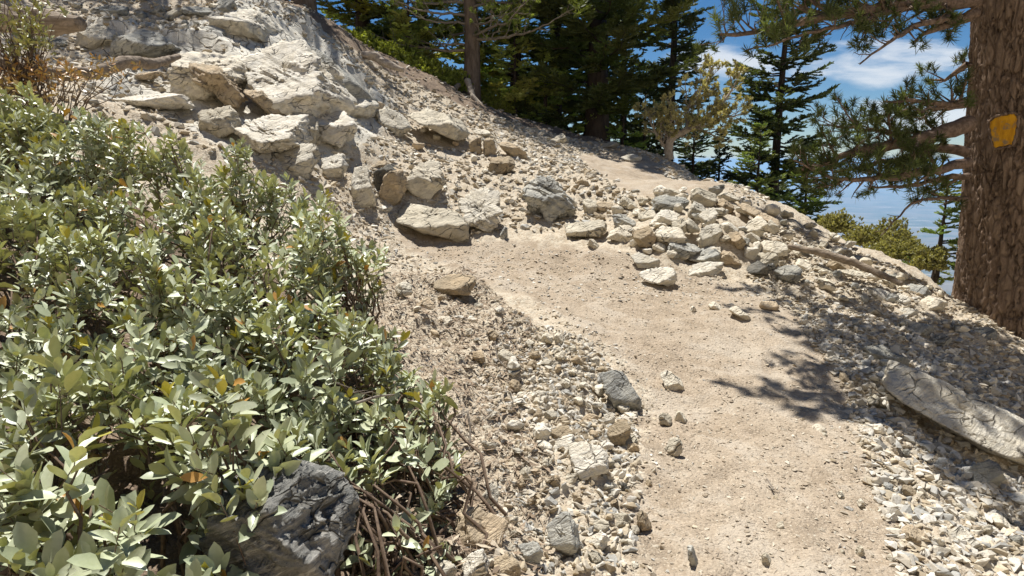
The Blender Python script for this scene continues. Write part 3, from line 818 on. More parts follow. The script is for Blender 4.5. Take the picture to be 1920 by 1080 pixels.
BANK = [
 ([(1067,870),(1085,852),(1110,855),(1141,878),(1138,900),(1092,911),(1074,892)],'white','flat six-sided cream slab|at the left edge of the trail near the bottom',dict(f=.4,level=5,lift=.06,T=.16)),
 ([(1026,850),(1044,832),(1080,828),(1083,850),(1046,869)],'white','cream slab|leaning on the upper left of the six-sided slab',dict(f=.35)),
 ([(1136,832),(1150,800),(1179,792),(1172,826),(1156,849),(1139,846)],'tan','tall tan wedge|at the right side of the rubble bank',dict(f=.7)),
 ((1168,818,1194,854),'pale','speckled stone|touching the right of the tall tan wedge',dict(f=.5)),
 ([(768,792),(792,782),(815,766),(834,780),(833,812),(800,832),(774,826)],'tan','large tan block with leaf shadows|under the right side of the shrub',dict(f=.45,level=5)),
 ([(860,1012),(880,958),(912,964),(946,1000),(936,1030),(886,1044)],'tan','big tan block striped by shadow|below the shrub at the bottom',dict(f=.4,level=5)),
 ([(852,1072),(880,1046),(916,1040),(922,1092),(850,1095)],'white','brilliant white rock|at the bottom edge left of a tan one',dict(f=.3,level=5)),
 ([(794,1078),(815,1058),(856,1068),(850,1095),(794,1095)],'white','low white rock|at the bottom edge, leftmost of the white rocks',dict(f=.3)),
 ([(920,1046),(950,1044),(974,1060),(970,1092),(922,1092)],'tan','rusty tan rock|at the bottom edge right of the brilliant white one',dict(f=.5)),
 ([(974,1030),(1000,1020),(1016,1040),(1010,1062),(978,1064)],'grey','grey-green stone|near the bottom right of the rusty tan rock',dict(f=.5)),
 ([(1018,986),(1044,960),(1070,990),(1084,1030),(1055,1048),(1034,1022)],'grey','flat grey-blue rock|sunk in the soil at the bottom of the bank',dict(f=.15,level=5)),
 ([(904,938),(925,911),(943,919),(931,950),(910,957)],'white','pale pointed stone|half shaded above the big striped tan block',dict(f=.4)),
 ((1137,968,1184,994),'pale','upper stone|of the small cluster at the lower left trail edge',{}),
 ((1192,964,1226,1004),'tan','right tan stone|of the small cluster at the lower left trail edge',{}),
 ((1102,1006,1142,1034),'white','lower white stone|of the small cluster at the lower left trail edge',{}),
 ((1113,980,1142,1004),'pale','small inner stone|of the small cluster at the lower left trail edge',{}),
 ([(786,1032),(830,1014),(842,1020),(812,1046),(790,1047)],'tan','thin slab in leaf shade|left of the big striped tan block',{}),
 ((934,1026,974,1050),'pale','rounded cream stone|right of the big striped tan block',{}),
 ([(1120,700),(1160,690),(1198,752),(1196,776),(1150,760)],'grey','grey embedded rock|at the trail edge above the tall tan wedge',dict(f=.2)),
 ((782,562,822,586),'tan','brown blocky stone|left below the stone with the dark hollow',{}),
 ((818,594,848,618),'pale','cream stone|under the brown blocky stone on the bank',{}),
 ((934,662,966,688),'pale','white-faced stone|at the top left of the rubble bank',{}),
 ((1040,628,1066,652),'pale','pale cube|at the top of the rubble bank',{}),
 ((1022,772,1044,794),'pale','bright pebble|left of the middle of the rubble bank',{}),
 ((1042,745,1072,772),'tan','tan stone|in the middle of the rubble bank',{}),
 ((970,740,1008,760),'pale','oblong cream stone|at the left edge of the rubble bank',{}),
 ((1036,806,1074,832),'tan','small tan slab|resting above the leaning cream slab',{}),
 ((1132,776,1152,802),'white','upright white stone|above the tall tan wedge',{}),
 ((1062,890,1080,916),'pale','pale shard|under the left corner of the six-sided slab',{}),
 ((974,880,1008,912),'pale','rounded pale stone|left of the six-sided slab in the soil',{}),
 ((1030,898,1064,926),'tan','long tan stone|below the rounded pale stone',{}),
 ((1164,910,1182,930),'dark','dark stone|in the soil right of the six-sided slab',{}),
 ((1204,906,1222,922),'tan','small brown stone|on the left trail margin',{}),
 ((1236,780,1262,800),'pale','pale stone|beside the rubble bank on the trail margin',{}),
 ((1266,776,1292,796),'pale','small yellowish stone|on the trail margin below the oblong tan stone',{}),
 ((1240,830,1278,856),'pale','flat pale stone|on the trail margin right of the speckled stone',{}),
]
for shp, tone, lab, kw in BANK: outline_rock(shp, tone, lab, group=G5, **{'lift': .018, 'fwd': .15, 'grow': 1.14, **kw})

# rock under the shrub, bottom left; sun dapples painted into its colour
outline_rock([(385,1010),(420,900),(520,830),(625,860),(668,950),(676,1060),(650,1180),(400,1180)],'painted_dapple',
   'big dark rock with painted sun dapples|in dappled shade under the shrub at the bottom', Y=1.72, f=.93, T=.5, level=6, strata=.05, rough=.05, group=G5)

# scattered stones, each one its own object; meshes shared
POOL = []
for k in range(18):
    rs = np.random.default_rng(900 + k)
    ax = np.array([1, rs.uniform(.6, .95), rs.uniform(.35, .75)]) / 2
    nn, dd = [], []
    for q in range(rs.integers(13, 18)):
        n = rs.normal(size=3); n /= np.linalg.norm(n)
        nn.append(n); dd.append(np.sqrt(((n * ax) ** 2).sum()) * rs.uniform(.58, .95))
    Pv, Tt = poly_rock(nn, dd, ax, 4, 80, .05, .03, 60 + k, 1.0, 1.12)
    POOL.append((Pv, Tt, ax))
POOLM = {}
PS = .08
def pool_mesh(k, tone):
    if (k, tone) not in POOLM:
        mb = MB(); mb.add(POOL[k][0] * PS, POOL[k][1])
        POOLM[(k, tone)] = mb.mesh('stone', M[tone])
    return POOLM[(k, tone)]

def dirword(dx, dy):
    a = math.degrees(math.atan2(-dy, dx)) % 360
    return ['right of', 'above right of', 'above', 'above left of', 'left of', 'below left of', 'below', 'below right of'][int((a + 22.5) // 45) % 8]
TONEW = {'pale': 'cream', 'white': 'white', 'tan': 'tan', 'grey': 'grey', 'dark': 'dark'}
placed = [(l[0], l[1], 20) for l in LAND]
def scatter_stones(poly, n, smin, smax, group, tones, seed, gap=.55):
    rs = random.Random(seed)
    sh = np.array(poly, float); cnt = 0; tries = 0
    while cnt < n and tries < n * 60:
        tries += 1
        px = rs.uniform(sh[:, 0].min(), sh[:, 0].max()); py = rs.uniform(sh[:, 1].min(), sh[:, 1].max())
        if poly_sd(sh, np.array([px]), np.array([py]))[0] < 0: continue
        w = smin + (smax - smin) * rs.random() ** 2.0
        if any(abs(px - q[0]) < (w + q[2]) * gap and abs(py - q[1]) < (w + q[2]) * gap * .76 for q in placed): continue
        g = hit(px, py)
        size = w / F * g[1]
        near = sorted(LAND, key=lambda l: (l[0] - px) ** 2 + (l[1] - py) ** 2)[:5]
        tone = rs.choice(tones); k = rs.randrange(len(POOL))
        shape = 'flat' if POOL[k][2][2] < .24 else ('blocky' if POOL[k][2][2] > .31 else 'angular')
        lab = None
        for l in near:
            c = '%s %s stone %s the %s' % (shape, TONEW[tone], dirword(px - l[0], py - l[1]), l[2])
            if c not in used_labels and len(c.split()) <= 16: lab = c; break
        if lab is None: continue
        used_labels.add(lab); placed.append((px, py, w)); cnt += 1
        o = link('stone', pool_mesh(k, tone), loc=(g[0], g[1], surf(g[0], g[1])[0] + size * .24))
        o.rotation_euler = (rs.uniform(-.35, .35), rs.uniform(-.35, .35), rs.uniform(0, 6.3))
        q_ = size / PS; o.scale = (q_, q_, q_ * rs.uniform(.85, 1.3))
        FOOT.append((g[0], g[1], size * .42, size * .42))
        tag(o, lab, 'stone', group)
scatter_stones([(1000,640),(1090,650),(1180,760),(1190,860),(1060,860),(1020,900),(960,800),(940,700)], 70, 26, 60, G5, ['pale','pale','white','tan','white'], 1, .44)
scatter_stones([(960,860),(1180,870),(1200,1070),(960,1075)], 20, 22, 46, G5, ['pale','white','tan'], 2, .5)
scatter_stones([(740,560),(900,560),(1000,640),(940,700),(960,860),(900,900),(880,700)], 18, 22, 44, G5, ['pale','tan','white'], 9, .5)
scatter_stones([(1640,600),(1900,640),(1915,1070),(1720,1075),(1640,900),(1600,760),(1560,620)], 46, 18, 46, G3, ['pale','grey','grey','white'], 3)
scatter_stones([(1400,380),(1560,440),(1780,570),(1640,600),(1520,540),(1400,500)], 36, 22, 50, G3, ['pale','grey','white','pale'], 4, .4)
scatter_stones([(560,260),(760,200),(1000,270),(1100,360),(1080,400),(960,420),(850,300),(640,330)], 20, 15, 30, G1, ['pale','tan','white'], 5)
scatter_stones([(20,20),(400,0),(430,60),(330,100),(240,50),(60,60)], 14, 16, 34, G1, ['grey','pale'], 6)
scatter_stones([(1150,392),(1230,362),(1380,366),(1450,425),(1470,480),(1360,500),(1240,490),(1150,440)], 34, 24, 50, G2, ['pale','white','white','pale','grey'], 8, .34)
scatter_stones([(1060,360),(1140,350),(1180,380),(1140,430),(1090,430)], 7, 16, 30, G2, ['pale','tan'], 7)

# countless small stones: angular grit laid on the ground
def low_pool(n, seed):
    out = []
    for k in range(n):
        rs = np.random.default_rng(seed + k)
        bm = bmesh.new()
        ax = np.array([1, rs.uniform(.5, .95), rs.uniform(.25, .6)]) / 2
        for q in range(11):
            d = rs.normal(size=3); d /= np.linalg.norm(d)
            bm.verts.new(d * ax)
        r = bmesh.ops.convex_hull(bm, input=bm.verts)
        bmesh.ops.delete(bm, geom=[g for g in r['geom_interior'] if isinstance(g, bmesh.types.BMVert)], context='VERTS')
        bmesh.ops.recalc_face_normals(bm, faces=bm.faces)
        bm.verts.index_update()
        out.append((np.array([v.co[:] for v in bm.verts]), np.array([[v.index for v in f.verts] for f in bm.faces if len(f.verts) == 3])))
        bm.free()
    return out
LOW = low_pool(10, 50)
PALETTE = np.array([(0.64,0.58,0.47),(0.54,0.475,0.37),(0.70,0.66,0.57),(0.42,0.34,0.23),(0.42,0.41,0.37),(0.58,0.49,0.35)])

def lay(mb, X, Y, S, pal=PALETTE, flat=1.0, tilt=.5, seed=0):
    rs = np.random.default_rng(seed)
    k_ = np.ones(len(X), bool)
    for fx, fy, fa, fb in FOOT: k_ &= ((X - fx) / fa) ** 2 + ((Y - fy) / fb) ** 2 > 1
    X, Y, S = X[k_], Y[k_], S[k_]
    Z = surf(X, Y)
    n = len(X); which = rs.integers(0, len(LOW), n)
    for k in range(len(LOW)):
        m = which == k
        if not m.any(): continue
        lv, lt = LOW[k]; c = m.sum()
        a = rs.uniform(0, 2 * PI, c); b = rs.normal(0, tilt, c)
        sx = S[m] * rs.uniform(.7, 1.3, c)
        v = lv[None] * np.stack([sx, S[m], S[m] * flat * rs.uniform(.7, 1.3, c)], 1)[:, None]
        y1 = v[..., 1] * np.cos(b)[:, None] - v[..., 2] * np.sin(b)[:, None]
        z1 = v[..., 1] * np.sin(b)[:, None] + v[..., 2] * np.cos(b)[:, None]
        x2 = v[..., 0] * np.cos(a)[:, None] - y1 * np.sin(a)[:, None]
        y2 = v[..., 0] * np.sin(a)[:, None] + y1 * np.cos(a)[:, None]
        W = np.stack([x2 + X[m][:, None], y2 + Y[m][:, None], z1 + (Z[m] + S[m] * .10)[:, None]], -1)
        Tt = (lt[None] + (np.arange(c) * len(lv))[:, None, None]).reshape(-1, 3)
        col = pal[rs.integers(0, len(pal), c)] * rs.uniform(.75, 1.15, (c, 1))
        mb.add(W.reshape(-1, 3), Tt, None, np.repeat(col, len(lv), 0))

def sample(poly, n, seed, world=False):
    rs = np.random.default_rng(seed)
    W = np.array([hit(*p)[:2] for p in poly]) if not world else np.array(poly, float)
    X = rs.uniform(W[:, 0].min(), W[:, 0].max(), n * 6); Y = rs.uniform(W[:, 1].min(), W[:, 1].max(), n * 6)
    ok = poly_sd(W, X, Y) > 0
    return X[ok][:n], Y[ok][:n]
def sizes(n, lo, hi, p, seed):
    return lo + (hi - lo) * np.random.default_rng(seed).random(n) ** p

mb = MB()   # grit on the trail
X, Y = sample([(1150,1300),(1150,1080),(1165,860),(1180,700),(1000,560),(780,470),(740,430),(900,450),(1150,475),(1400,530),(1560,640),(1640,800),(1740,980),(1850,1200)], 34000, 1)
k = np.random.default_rng(5).random(len(X)) < np.clip(3.2 / Y, 0, 1) ** 1.5
X, Y = X[k], Y[k]
lay(mb, X, Y, sizes(len(X), .004, .034, 7, 2), flat=.5, tilt=.2, seed=3, pal=np.array([(.48,.41,.31),(.40,.33,.24),(.56,.50,.39),(.35,.28,.20)]))
tag(link('trail_grit', mb.mesh('trail_grit', M['gravel'], False)), 'fine pale grit and crumbs of stone strewn over the dirt trail', 'grit', kind='stuff')

Xe, Ye = sample([(1000,560),(1800,560),(1990,1300),(1000,1300)], 26000, 61)
se = poly_sd(TRAIL, Xe, Ye); ke = (se > -.1) & (np.random.default_rng(62).random(len(Xe)) < np.exp(-np.clip(se, 0, 9) / .10) * .8)
Xt, Yt = sample([(740,430),(900,450),(1150,475),(1400,530),(1480,580),(1000,560),(780,470)], 2600, 71)
mb = MB()   # rubble left of the trail
lay(mb, Xt, Yt, sizes(len(Xt), .008, .055, 4, 72), seed=73, flat=.6, tilt=.3)
lay(mb, Xe[ke], Ye[ke], sizes(ke.sum(), .006, .05, 4, 63), seed=64, flat=.8)
X, Y = sample([(960,600),(1100,640),(1190,740),(1200,900),(1190,1080),(900,1080),(940,900),(900,700)], 5000, 11)
lay(mb, X, Y, sizes(len(X), .01, .07, 2.6, 12), seed=13, flat=1.2)
X, Y = sample([(700,560),(870,500),(1000,600),(940,900),(900,1200),(640,1200),(700,700)], 3500, 14)
lay(mb, X, Y, sizes(len(X), .006, .045, 3, 15), seed=16, pal=PALETTE * .8)
X, Y = sample([(1000,640),(1090,650),(1180,760),(1190,860),(1060,860),(1000,800),(960,700)], 1500, 17)
lay(mb, X, Y, sizes(len(X), .025, .075, 1.6, 18), seed=19, flat=1.3)
tag(link('rubble', mb.mesh('rubble', M['gravel'], False)), 'small broken rubble covering the bank left of the trail', 'rubble', kind='stuff')

mb = MB()   # scree on the right
X, Y = sample([(1400,520),(1440,400),(1600,470),(1800,570),(1920,640),(2100,800),(2100,1300),(1780,1300),(1640,950),(1580,740),(1480,580)], 24000, 21)
lay(mb, X, Y, sizes(len(X), .008, .09, 3.2, 22), seed=23, flat=.75, tilt=.4, pal=PALETTE[[0,1,2,3,5,5]] * .92)
X, Y = sample([(1500,600),(1800,600),(1990,800),(1990,1300),(1760,1300),(1640,950),(1600,760)], 2200, 24)
lay(mb, X, Y, sizes(len(X), .04, .12, 2.0, 25), seed=26, flat=1.0, tilt=.6, pal=PALETTE[[0,2,4]])
tag(link('scree', mb.mesh('scree', M['gravel'], False)), 'loose angular scree covering the slope below the pine', 'scree', kind='stuff')

mb = MB()   # debris on the hillside and around the upper path
X, Y = sample([(-6.5,7),(-2,7),(0,7.9),(1.6,8.2),(3.4,9),(4,10.5),(3.8,12),(3.5,16),(-2,16),(-9,14)], 34000, 31, True)
k = (trail_mask(X, Y) < .02) & ((poly_sd(RIDGE, X, Y) < 0) | (np.random.default_rng(2).random(len(X)) < .12))
OUTC = [hit(*p)[:2] for p in [(330,100),(420,60),(600,90),(730,200),(690,280),(500,300),(370,270)]]
k &= (poly_sd(OUTC, X, Y) < 0) | (np.random.default_rng(3).random(len(X)) < .22)
X, Y = X[k], Y[k]
lay(mb, X, Y, sizes(len(X), .015, .16, 3.4, 32), seed=33, flat=.8)
X, Y = sample([(-2.2,6.0),(-.6,6.4),(-1.0,8.6),(-3,8.2)], 2500, 34, True)
k = trail_mask(X, Y) < .0
X, Y = X[k], Y[k]
lay(mb, X, Y, sizes(len(X), .01, .08, 3, 35), seed=36)
tag(link('hillside_debris', mb.mesh('hillside_debris', M['gravel'], False)), 'pale broken stone debris covering the slope above the trail', 'debris', kind='stuff')

# dry needles and dead leaves on the soil of the bank
mb = MB()
rs = np.random.default_rng(40)
X, Y = sample([(700,520),(880,500),(1010,620),(960,760),(1040,880),(1010,1100),(640,1200),(600,900),(700,700)], 9000, 41)
X2, Y2 = sample([(1170,1080),(1200,700),(1000,500),(1400,540),(1640,800),(1760,1200)], 900, 47)
X = np.concatenate([X, X2]); Y = np.concatenate([Y, Y2])
n = len(X); a = rs.uniform(0, 2 * PI, n); L = rs.uniform(.012, .05, n); L[-len(X2):] *= .5; w = rs.uniform(.0012, .003, n) + (rs.random(n) < .25) * .007; w[-len(X2):] = .0016
Z = surf(X, Y) + rs.uniform(.003, .03, n)
dx, dy = np.cos(a) * L, np.sin(a) * L; ex, ey = -np.sin(a) * w, np.cos(a) * w
dz = rs.uniform(-.3, .3, n) * L; lift = rs.uniform(-.5, .5, n) * w
A = np.stack([X - dx, Y - dy, Z - dz], 1); B = np.stack([X + ex, Y + ey, Z + lift], 1); C_ = np.stack([X + dx, Y + dy, Z + dz], 1); D_ = np.stack([X - ex, Y - ey, Z - lift], 1)
VV = np.stack([A, D_, C_, B], 1).reshape(-1, 3)
cc = np.array([(.40,.31,.21),(.30,.22,.15),(.50,.42,.31),(.22,.16,.11)])[rs.integers(0, 4, n)]
mb.add(VV, None, np.arange(n * 4).reshape(-1, 4), np.repeat(cc, 4, 0))
tag(link('leaf_litter', mb.mesh('leaf_litter', M['gravel'], False)), 'dry brown needles and dead leaves on the soil by the shrub', 'leaf litter', kind='stuff')

# ------------------------------------------------------------------ the shrubs in the foreground
CP = [(-150,140,5.3),(100,165,5.2),(200,185,5.0),(300,210,4.8),(400,265,4.7),(500,300,4.6),(600,345,4.5),(680,372,4.4),(740,420,4.2),
      (735,500,3.9),(700,570,3.6),(760,620,3.2),(850,690,2.95),(870,780,2.65),(840,870,2.3),(800,950,2.1),(700,950,1.98),(620,860,1.92),
      (500,850,1.72),(430,900,1.55),(380,1000,1.4),(350,1150,1.22),(-150,1150,1.05),
      (300,600,2.75),(300,400,3.65),(300,900,1.7),(0,600,2.65),(0,400,3.6),(0,900,1.6),(550,600,3.0),(550,450,3.8),(600,750,2.5),(740,760,2.6),(150,1020,1.4),(-200,700,2.2),(-200,400,3.6)]
canopy = TPS([tuple(at(*p)) for p in CP], 0.01)
EDGE = [tuple(at(*p))[:2] for p in CP[:23]]
leafT_u = np.array([0, .25, .55, .85, 1.0]); 
LV = np.array([(0,0,0),(.25,0,0),(.55,0,0),(.85,0,0),(1,0,0),(.25,.13,0),(.55,.19,0),(.85,.12,0),(.25,-.13,0),(.55,-.19,0),(.85,-.12,0)], float)
LV[:, 2] = np.abs(LV[:, 1]) * .38 - .10 * LV[:, 0] ** 2
LT = np.array([(0,5,1),(0,1,8),(3,7,4),(3,4,10)])[:, ::-1]; LQ = np.array([(1,5,6,2),(2,6,7,3),(8,1,2,9),(9,2,3,10)])[:, ::-1]

def rosettes(mb, tips, axes, nl, length, tint, rs, spread=(.35, 1.35), stem=.06):
    """leaves set round the end of each shoot"""
    N_ = len(tips)
    k = int(nl)
    j = np.tile(np.arange(k), N_); idx_ = np.repeat(np.arange(N_), k)
    keep = rs.random(len(j)) > .12
    j = j[keep]; idx_ = idx_[keep]; n = len(j)
    u = j / (k - 1.0)                       # 0 outer/lowest .. 1 inner/top
    ax = axes[idx_]
    ref = np.where(abs(ax[:, 2:3]) < .9, np.array([[0, 0, 1.0]]), np.array([[1.0, 0, 0]]))
    b1 = np.cross(ax, ref); b1 /= np.linalg.norm(b1, axis=1)[:, None]; b2 = np.cross(ax, b1)
    ph = j * 2.39996 + rs.uniform(0, 6.28, N_)[idx_] + rs.normal(0, .2, n)
    el = spread[1] * (1 - u) + spread[0] * u + rs.normal(0, .16, n)     # angle away from the axis
    rad = np.cos(ph)[:, None] * b1 + np.sin(ph)[:, None] * b2
    d = np.cos(el)[:, None] * ax + np.sin(el)[:, None] * rad
    up = np.sin(el)[:, None] * ax - np.cos(el)[:, None] * rad              # upper face looks along the axis
    up += rs.normal(0, .18, (n, 3)); up -= (up * d).sum(1)[:, None] * d; up /= np.linalg.norm(up, axis=1)[:, None]
    side = np.cross(up, d)
    L = length[idx_] * rs.uniform(.65, 1.12, n) * (1 - .35 * u)
    base = tips[idx_] - ax * (stem * (1 - u) * (length[idx_] / .05))[:, None] + rad * .003
    V_ = base[:, None] + L[:, None, None] * (LV[None, :, 0:1] * d[:, None] + LV[None, :, 1:2] * side[:, None] * rs.uniform(.95, 1.5, n)[:, None, None] + LV[None, :, 2:3] * up[:, None] * rs.uniform(.1, 2.4, n)[:, None, None])
    o = (np.arange(n) * 11)[:, None, None]
    c = tint(n, u, idx_, rs)
    mb.add(V_.reshape(-1, 3), (LT[None] + o).reshape(-1, 3), (LQ[None] + o).reshape(-1, 4), np.repeat(c, 11, 0))

def sage(n, u, idx_, rs):
    a = np.array([.60, .62, .43]); b = np.array([.37, .41, .255]); t = rs.random((n, 1))
    c = a * t + b * (1 - t)
    g = rs.random(idx_.max() + 1)[idx_]
    c *= (.66 + .52 * g)[:, None]
    young = (u > .72) & (rs.random(idx_.max() + 1)[idx_] < .09)
    c[young] = np.array([.50, .44, .08]) * rs.uniform(.7, 1.15, (young.sum(), 1))
    old = rs.random(n) < .012
    c[old] = np.array([.50, .27, .07])
    return c
def rusty(n, u, idx_, rs):
    t = rs.random((n, 1))
    return np.array([.52, .27, .10]) * t + np.array([.46, .36, .18]) * (1 - t)

SEEDS = [  # root px, py, Y of each bush, and how it looks
 (90,330,4.6,'grey-green leathery-leaved shrub in the top left, behind the others'),
 (430,430,4.2,'grey-green shrub with bright yellow shoot tips below the outcrop, its outline against the white slabs'),
 (660,520,4.0,'small loose shrub at the right tip of the thicket, thin against the bare ground'),
 (60,620,2.9,'dense grey-green shrub at the left edge of the photo, half way down'),
 (380,600,3.0,'large grey-green shrub in the middle of the thicket with golden young leaves'),
 (620,680,2.8,'darker shrub in the right of the thicket, open and shadowy inside'),
 (800,780,2.5,'low shrub spreading to the right over the rubble bank'),
 (120,980,1.6,'nearest shrub with the largest pale leaves in the bottom left corner'),
 (420,820,1.9,'pale large-leaved shrub just above the rock with painted sun dapples'),
 (740,900,2.15,'small leafy clump right of the rock with painted sun dapples, lowest in the thicket'),
]
SXY = np.array([at(a, b, c)[:2] for a, b, c, _ in SEEDS])
rs = np.random.default_rng(77)
N0 = 26000
X = rs.uniform(-6.2, .2, N0); Y = rs.uniform(.9, 5.6, N0)
sdist = poly_sd(EDGE, X, Y)
cl = fbm(np.stack([X * 3.1, Y * 2.9, X * 0], 1), 3)
ok = (sdist > .02 * rs.random(N0)) & (X > -.80 * Y - .9)
ok &= rs.random(N0) < (.9 - .0 * Y) 
X, Y, sdist, cl = X[ok], Y[ok], sdist[ok], cl[ok]
gzs = ground_z(X, Y); cz = canopy(X, Y)
hgt = np.maximum(cz - gzs, .10)
n = len(X)
depth = rs.exponential(1.0, n) * .17 * sstep(-.2, .8, hgt) 
lump = .34 * cl + .05 * fbm(np.stack([X * 9, Y * 9, X * 0], 1), 2)
edge = sstep(0, .35, sdist)
Z = cz - depth + lump * (.35 + .65 * edge) - (1 - edge) * rs.random(n) * hgt * .75
Z = np.maximum(Z, gzs + .04)
hole = (cl < -.13) & (rs.random(n) < .85)
ok = (~hole) & (Z > gzs + .03)
# nearer shoots may be fewer: the leaves are large there
dens = np.clip(.25 + .11 * (Y - 1.2), .2, .62)
ok &= rs.random(n) < dens
X, Y, Z, gzs, edge = X[ok], Y[ok], Z[ok], gzs[ok], edge[ok]
n = len(X); print('shoots', n)
near_seed = ((np.stack([X, Y], 1)[:, None] - SXY[None]) ** 2).sum(-1) + (fbm(np.stack([X * 3, Y * 3, X * 0 + 4], 1), 2) * .15)[:, None]
own = near_seed.argmin(1)
tips = np.stack([X, Y, Z], 1)
for s, (a, b, c, lab) in enumerate(SEEDS):
    m = own == s
    root = np.array([SXY[s][0], SXY[s][1], 0.0]); root[2] = ground_z(root[0], root[1])[0]
    e = link('leafy_shrub', None, loc=root)
    tag(e, lab, 'shrub', 'shrubs of the thicket left of the trail')
    T_ = tips[m]; N_ = len(T_)
    if N_ == 0: continue
    out = T_ - (root + np.array([0, 0, .0])); out[:, 2] *= .4
    ax = out / (np.linalg.norm(out, axis=1)[:, None] + .1) * .55 + np.array([-.03, -.15, .85]) + rs.normal(0, .28, (N_, 3))
    ax /= np.linalg.norm(ax, axis=1)[:, None]
    mb = MB()
    rosettes(mb, T_, ax, 11, rs.uniform(.056, .096, N_) * (1.5 - .40 * sstep(1.5, 2.8, T_[:, 1])), sage, rs)
    link('foliage', mb.mesh('foliage', M['leaf'], True, root), e)
    mb = MB()
    for i in range(min(N_, 700)):
        t = T_[i]; L = rs.uniform(.10, .24)
        q = t - ax[i] * L + rs.normal(0, .02, 3)
        mb.tube([t, (t + q) / 2 + rs.normal(0, .008, 3), q], [.0014, .0018, .0024], 4, cap=False)
    for i in range(46):
        t = T_[rs.integers(N_)] - np.array([0, 0, .06])
        st = root + np.append(rs.normal(0, .12, 2), -.05)
        p = np.array([st + (t - st) * u + np.array([0, 0, .12]) * math.sin(u * PI) * .6 for u in np.linspace(0, 1, 7)])
        p[1:-1] += rs.normal(0, .025, (5, 3))
        mb.tube(p, np.linspace(.009, .003, 7), 5, cap=False)
    link('branches', mb.mesh('branches', M['stem'], True, root), e)

# the little rusty-leaved bush in the upper left, and the one with yellow leaves above it
def small_bush(name, lab, pts, spread_, n, length, tint, group=None, h=.35, cat='shrub', seed=1, nl=9, mat='leaf'):
    rs = np.random.default_rng(seed)
    P = np.array([at(*p) for p in pts])
    root = P.mean(0).copy(); root[2] = ground_z(root[0], root[1])[0]
    root[2] = max(root[2], P[:, 2].min() - .35)
    e = link(name, None, loc=root); tag(e, lab, cat, group)
    T_ = P[rs.integers(0, len(P), n)] + rs.normal(0, 1, (n, 3)) * np.array(spread_)
    ax = np.array([0, -.2, .8]) + rs.normal(0, .45, (n, 3)); ax /= np.linalg.norm(ax, axis=1)[:, None]
    mb = MB(); rosettes(mb, T_, ax, nl, rs.uniform(.8, 1.2, n) * length, tint, rs)
    link('foliage', mb.mesh('foliage', M[mat], True, root), e)
    mb = MB()
    for i in range(min(n, 60)):
        t = T_[i]; st = root + np.append(rs.normal(0, .06, 2), -.05)
        p = np.array([st + (t - st) * u for u in np.linspace(0, 1, 6)]); p[1:-1] += rs.normal(0, .03, (4, 3))
        mb.tube(p, np.linspace(.008, .002, 6), 4, cap=False)
    link('branches', mb.mesh('branches', M['stem'], True, root), e)
    return e
small_bush('withered_shrub', 'withered shrub with orange-brown leaves at the upper left edge, below the dead branch', [(20,150,5.4),(60,140,5.5),(100,120,5.5),(150,140,5.4),(185,128,5.4),(40,180,5.2),(0,130,5.4)], (.10,.1,.05), 80, .062, rusty, seed=5, nl=8)
def pale_yellow(n, u, idx_, rs):
    t = rs.random((n, 1)); return np.array([.44, .40, .20]) * t + np.array([.30, .33, .13]) * (1 - t)
small_bush('leafy_shrub', 'sparse yellowish shrub at the top left corner, over the thick log', [(10,10,5.6),(40,50,5.6),(60,60,5.5),(20,80,5.5),(55,20,5.7),(0,40,5.6)], (.08,.1,.06), 80, .06, pale_yellow, seed=6, nl=8)

M['pinelimb'] = wood_material('pine_limb', (0.24, 0.17, 0.125), (0.12, 0.085, 0.06), (1, 1, 1), 2, 0.006)
# ------------------------------------------------------------------ conifers
def needle_tris(mb, P, D, L, W, col):
    """slender pointed blades from P along D"""
    n = len(P)
    D = D / (np.linalg.norm(D, axis=1)[:, None] + 1e-9)
    r = np.random.default_rng(n).normal(size=(n, 3))
    s = np.cross(D, r); s /= np.linalg.norm(s, axis=1)[:, None] + 1e-9
    L = np.broadcast_to(L, (n,))[:, None]; W = np.broadcast_to(W, (n,))[:, None]
    V_ = np.stack([P - s * W * .5, P + s * W * .5, P + D * L * .6 + s * W * .55, P + D * L, P + D * L * .6 - s * W * .55], 1)
    o = (np.arange(n) * 5)[:, None]
    mb.add(V_.reshape(-1, 3), np.concatenate([np.array([[2, 3, 4]]) + o]), np.array([[0, 1, 2, 4]]) + o, np.repeat(col, 5, 0))

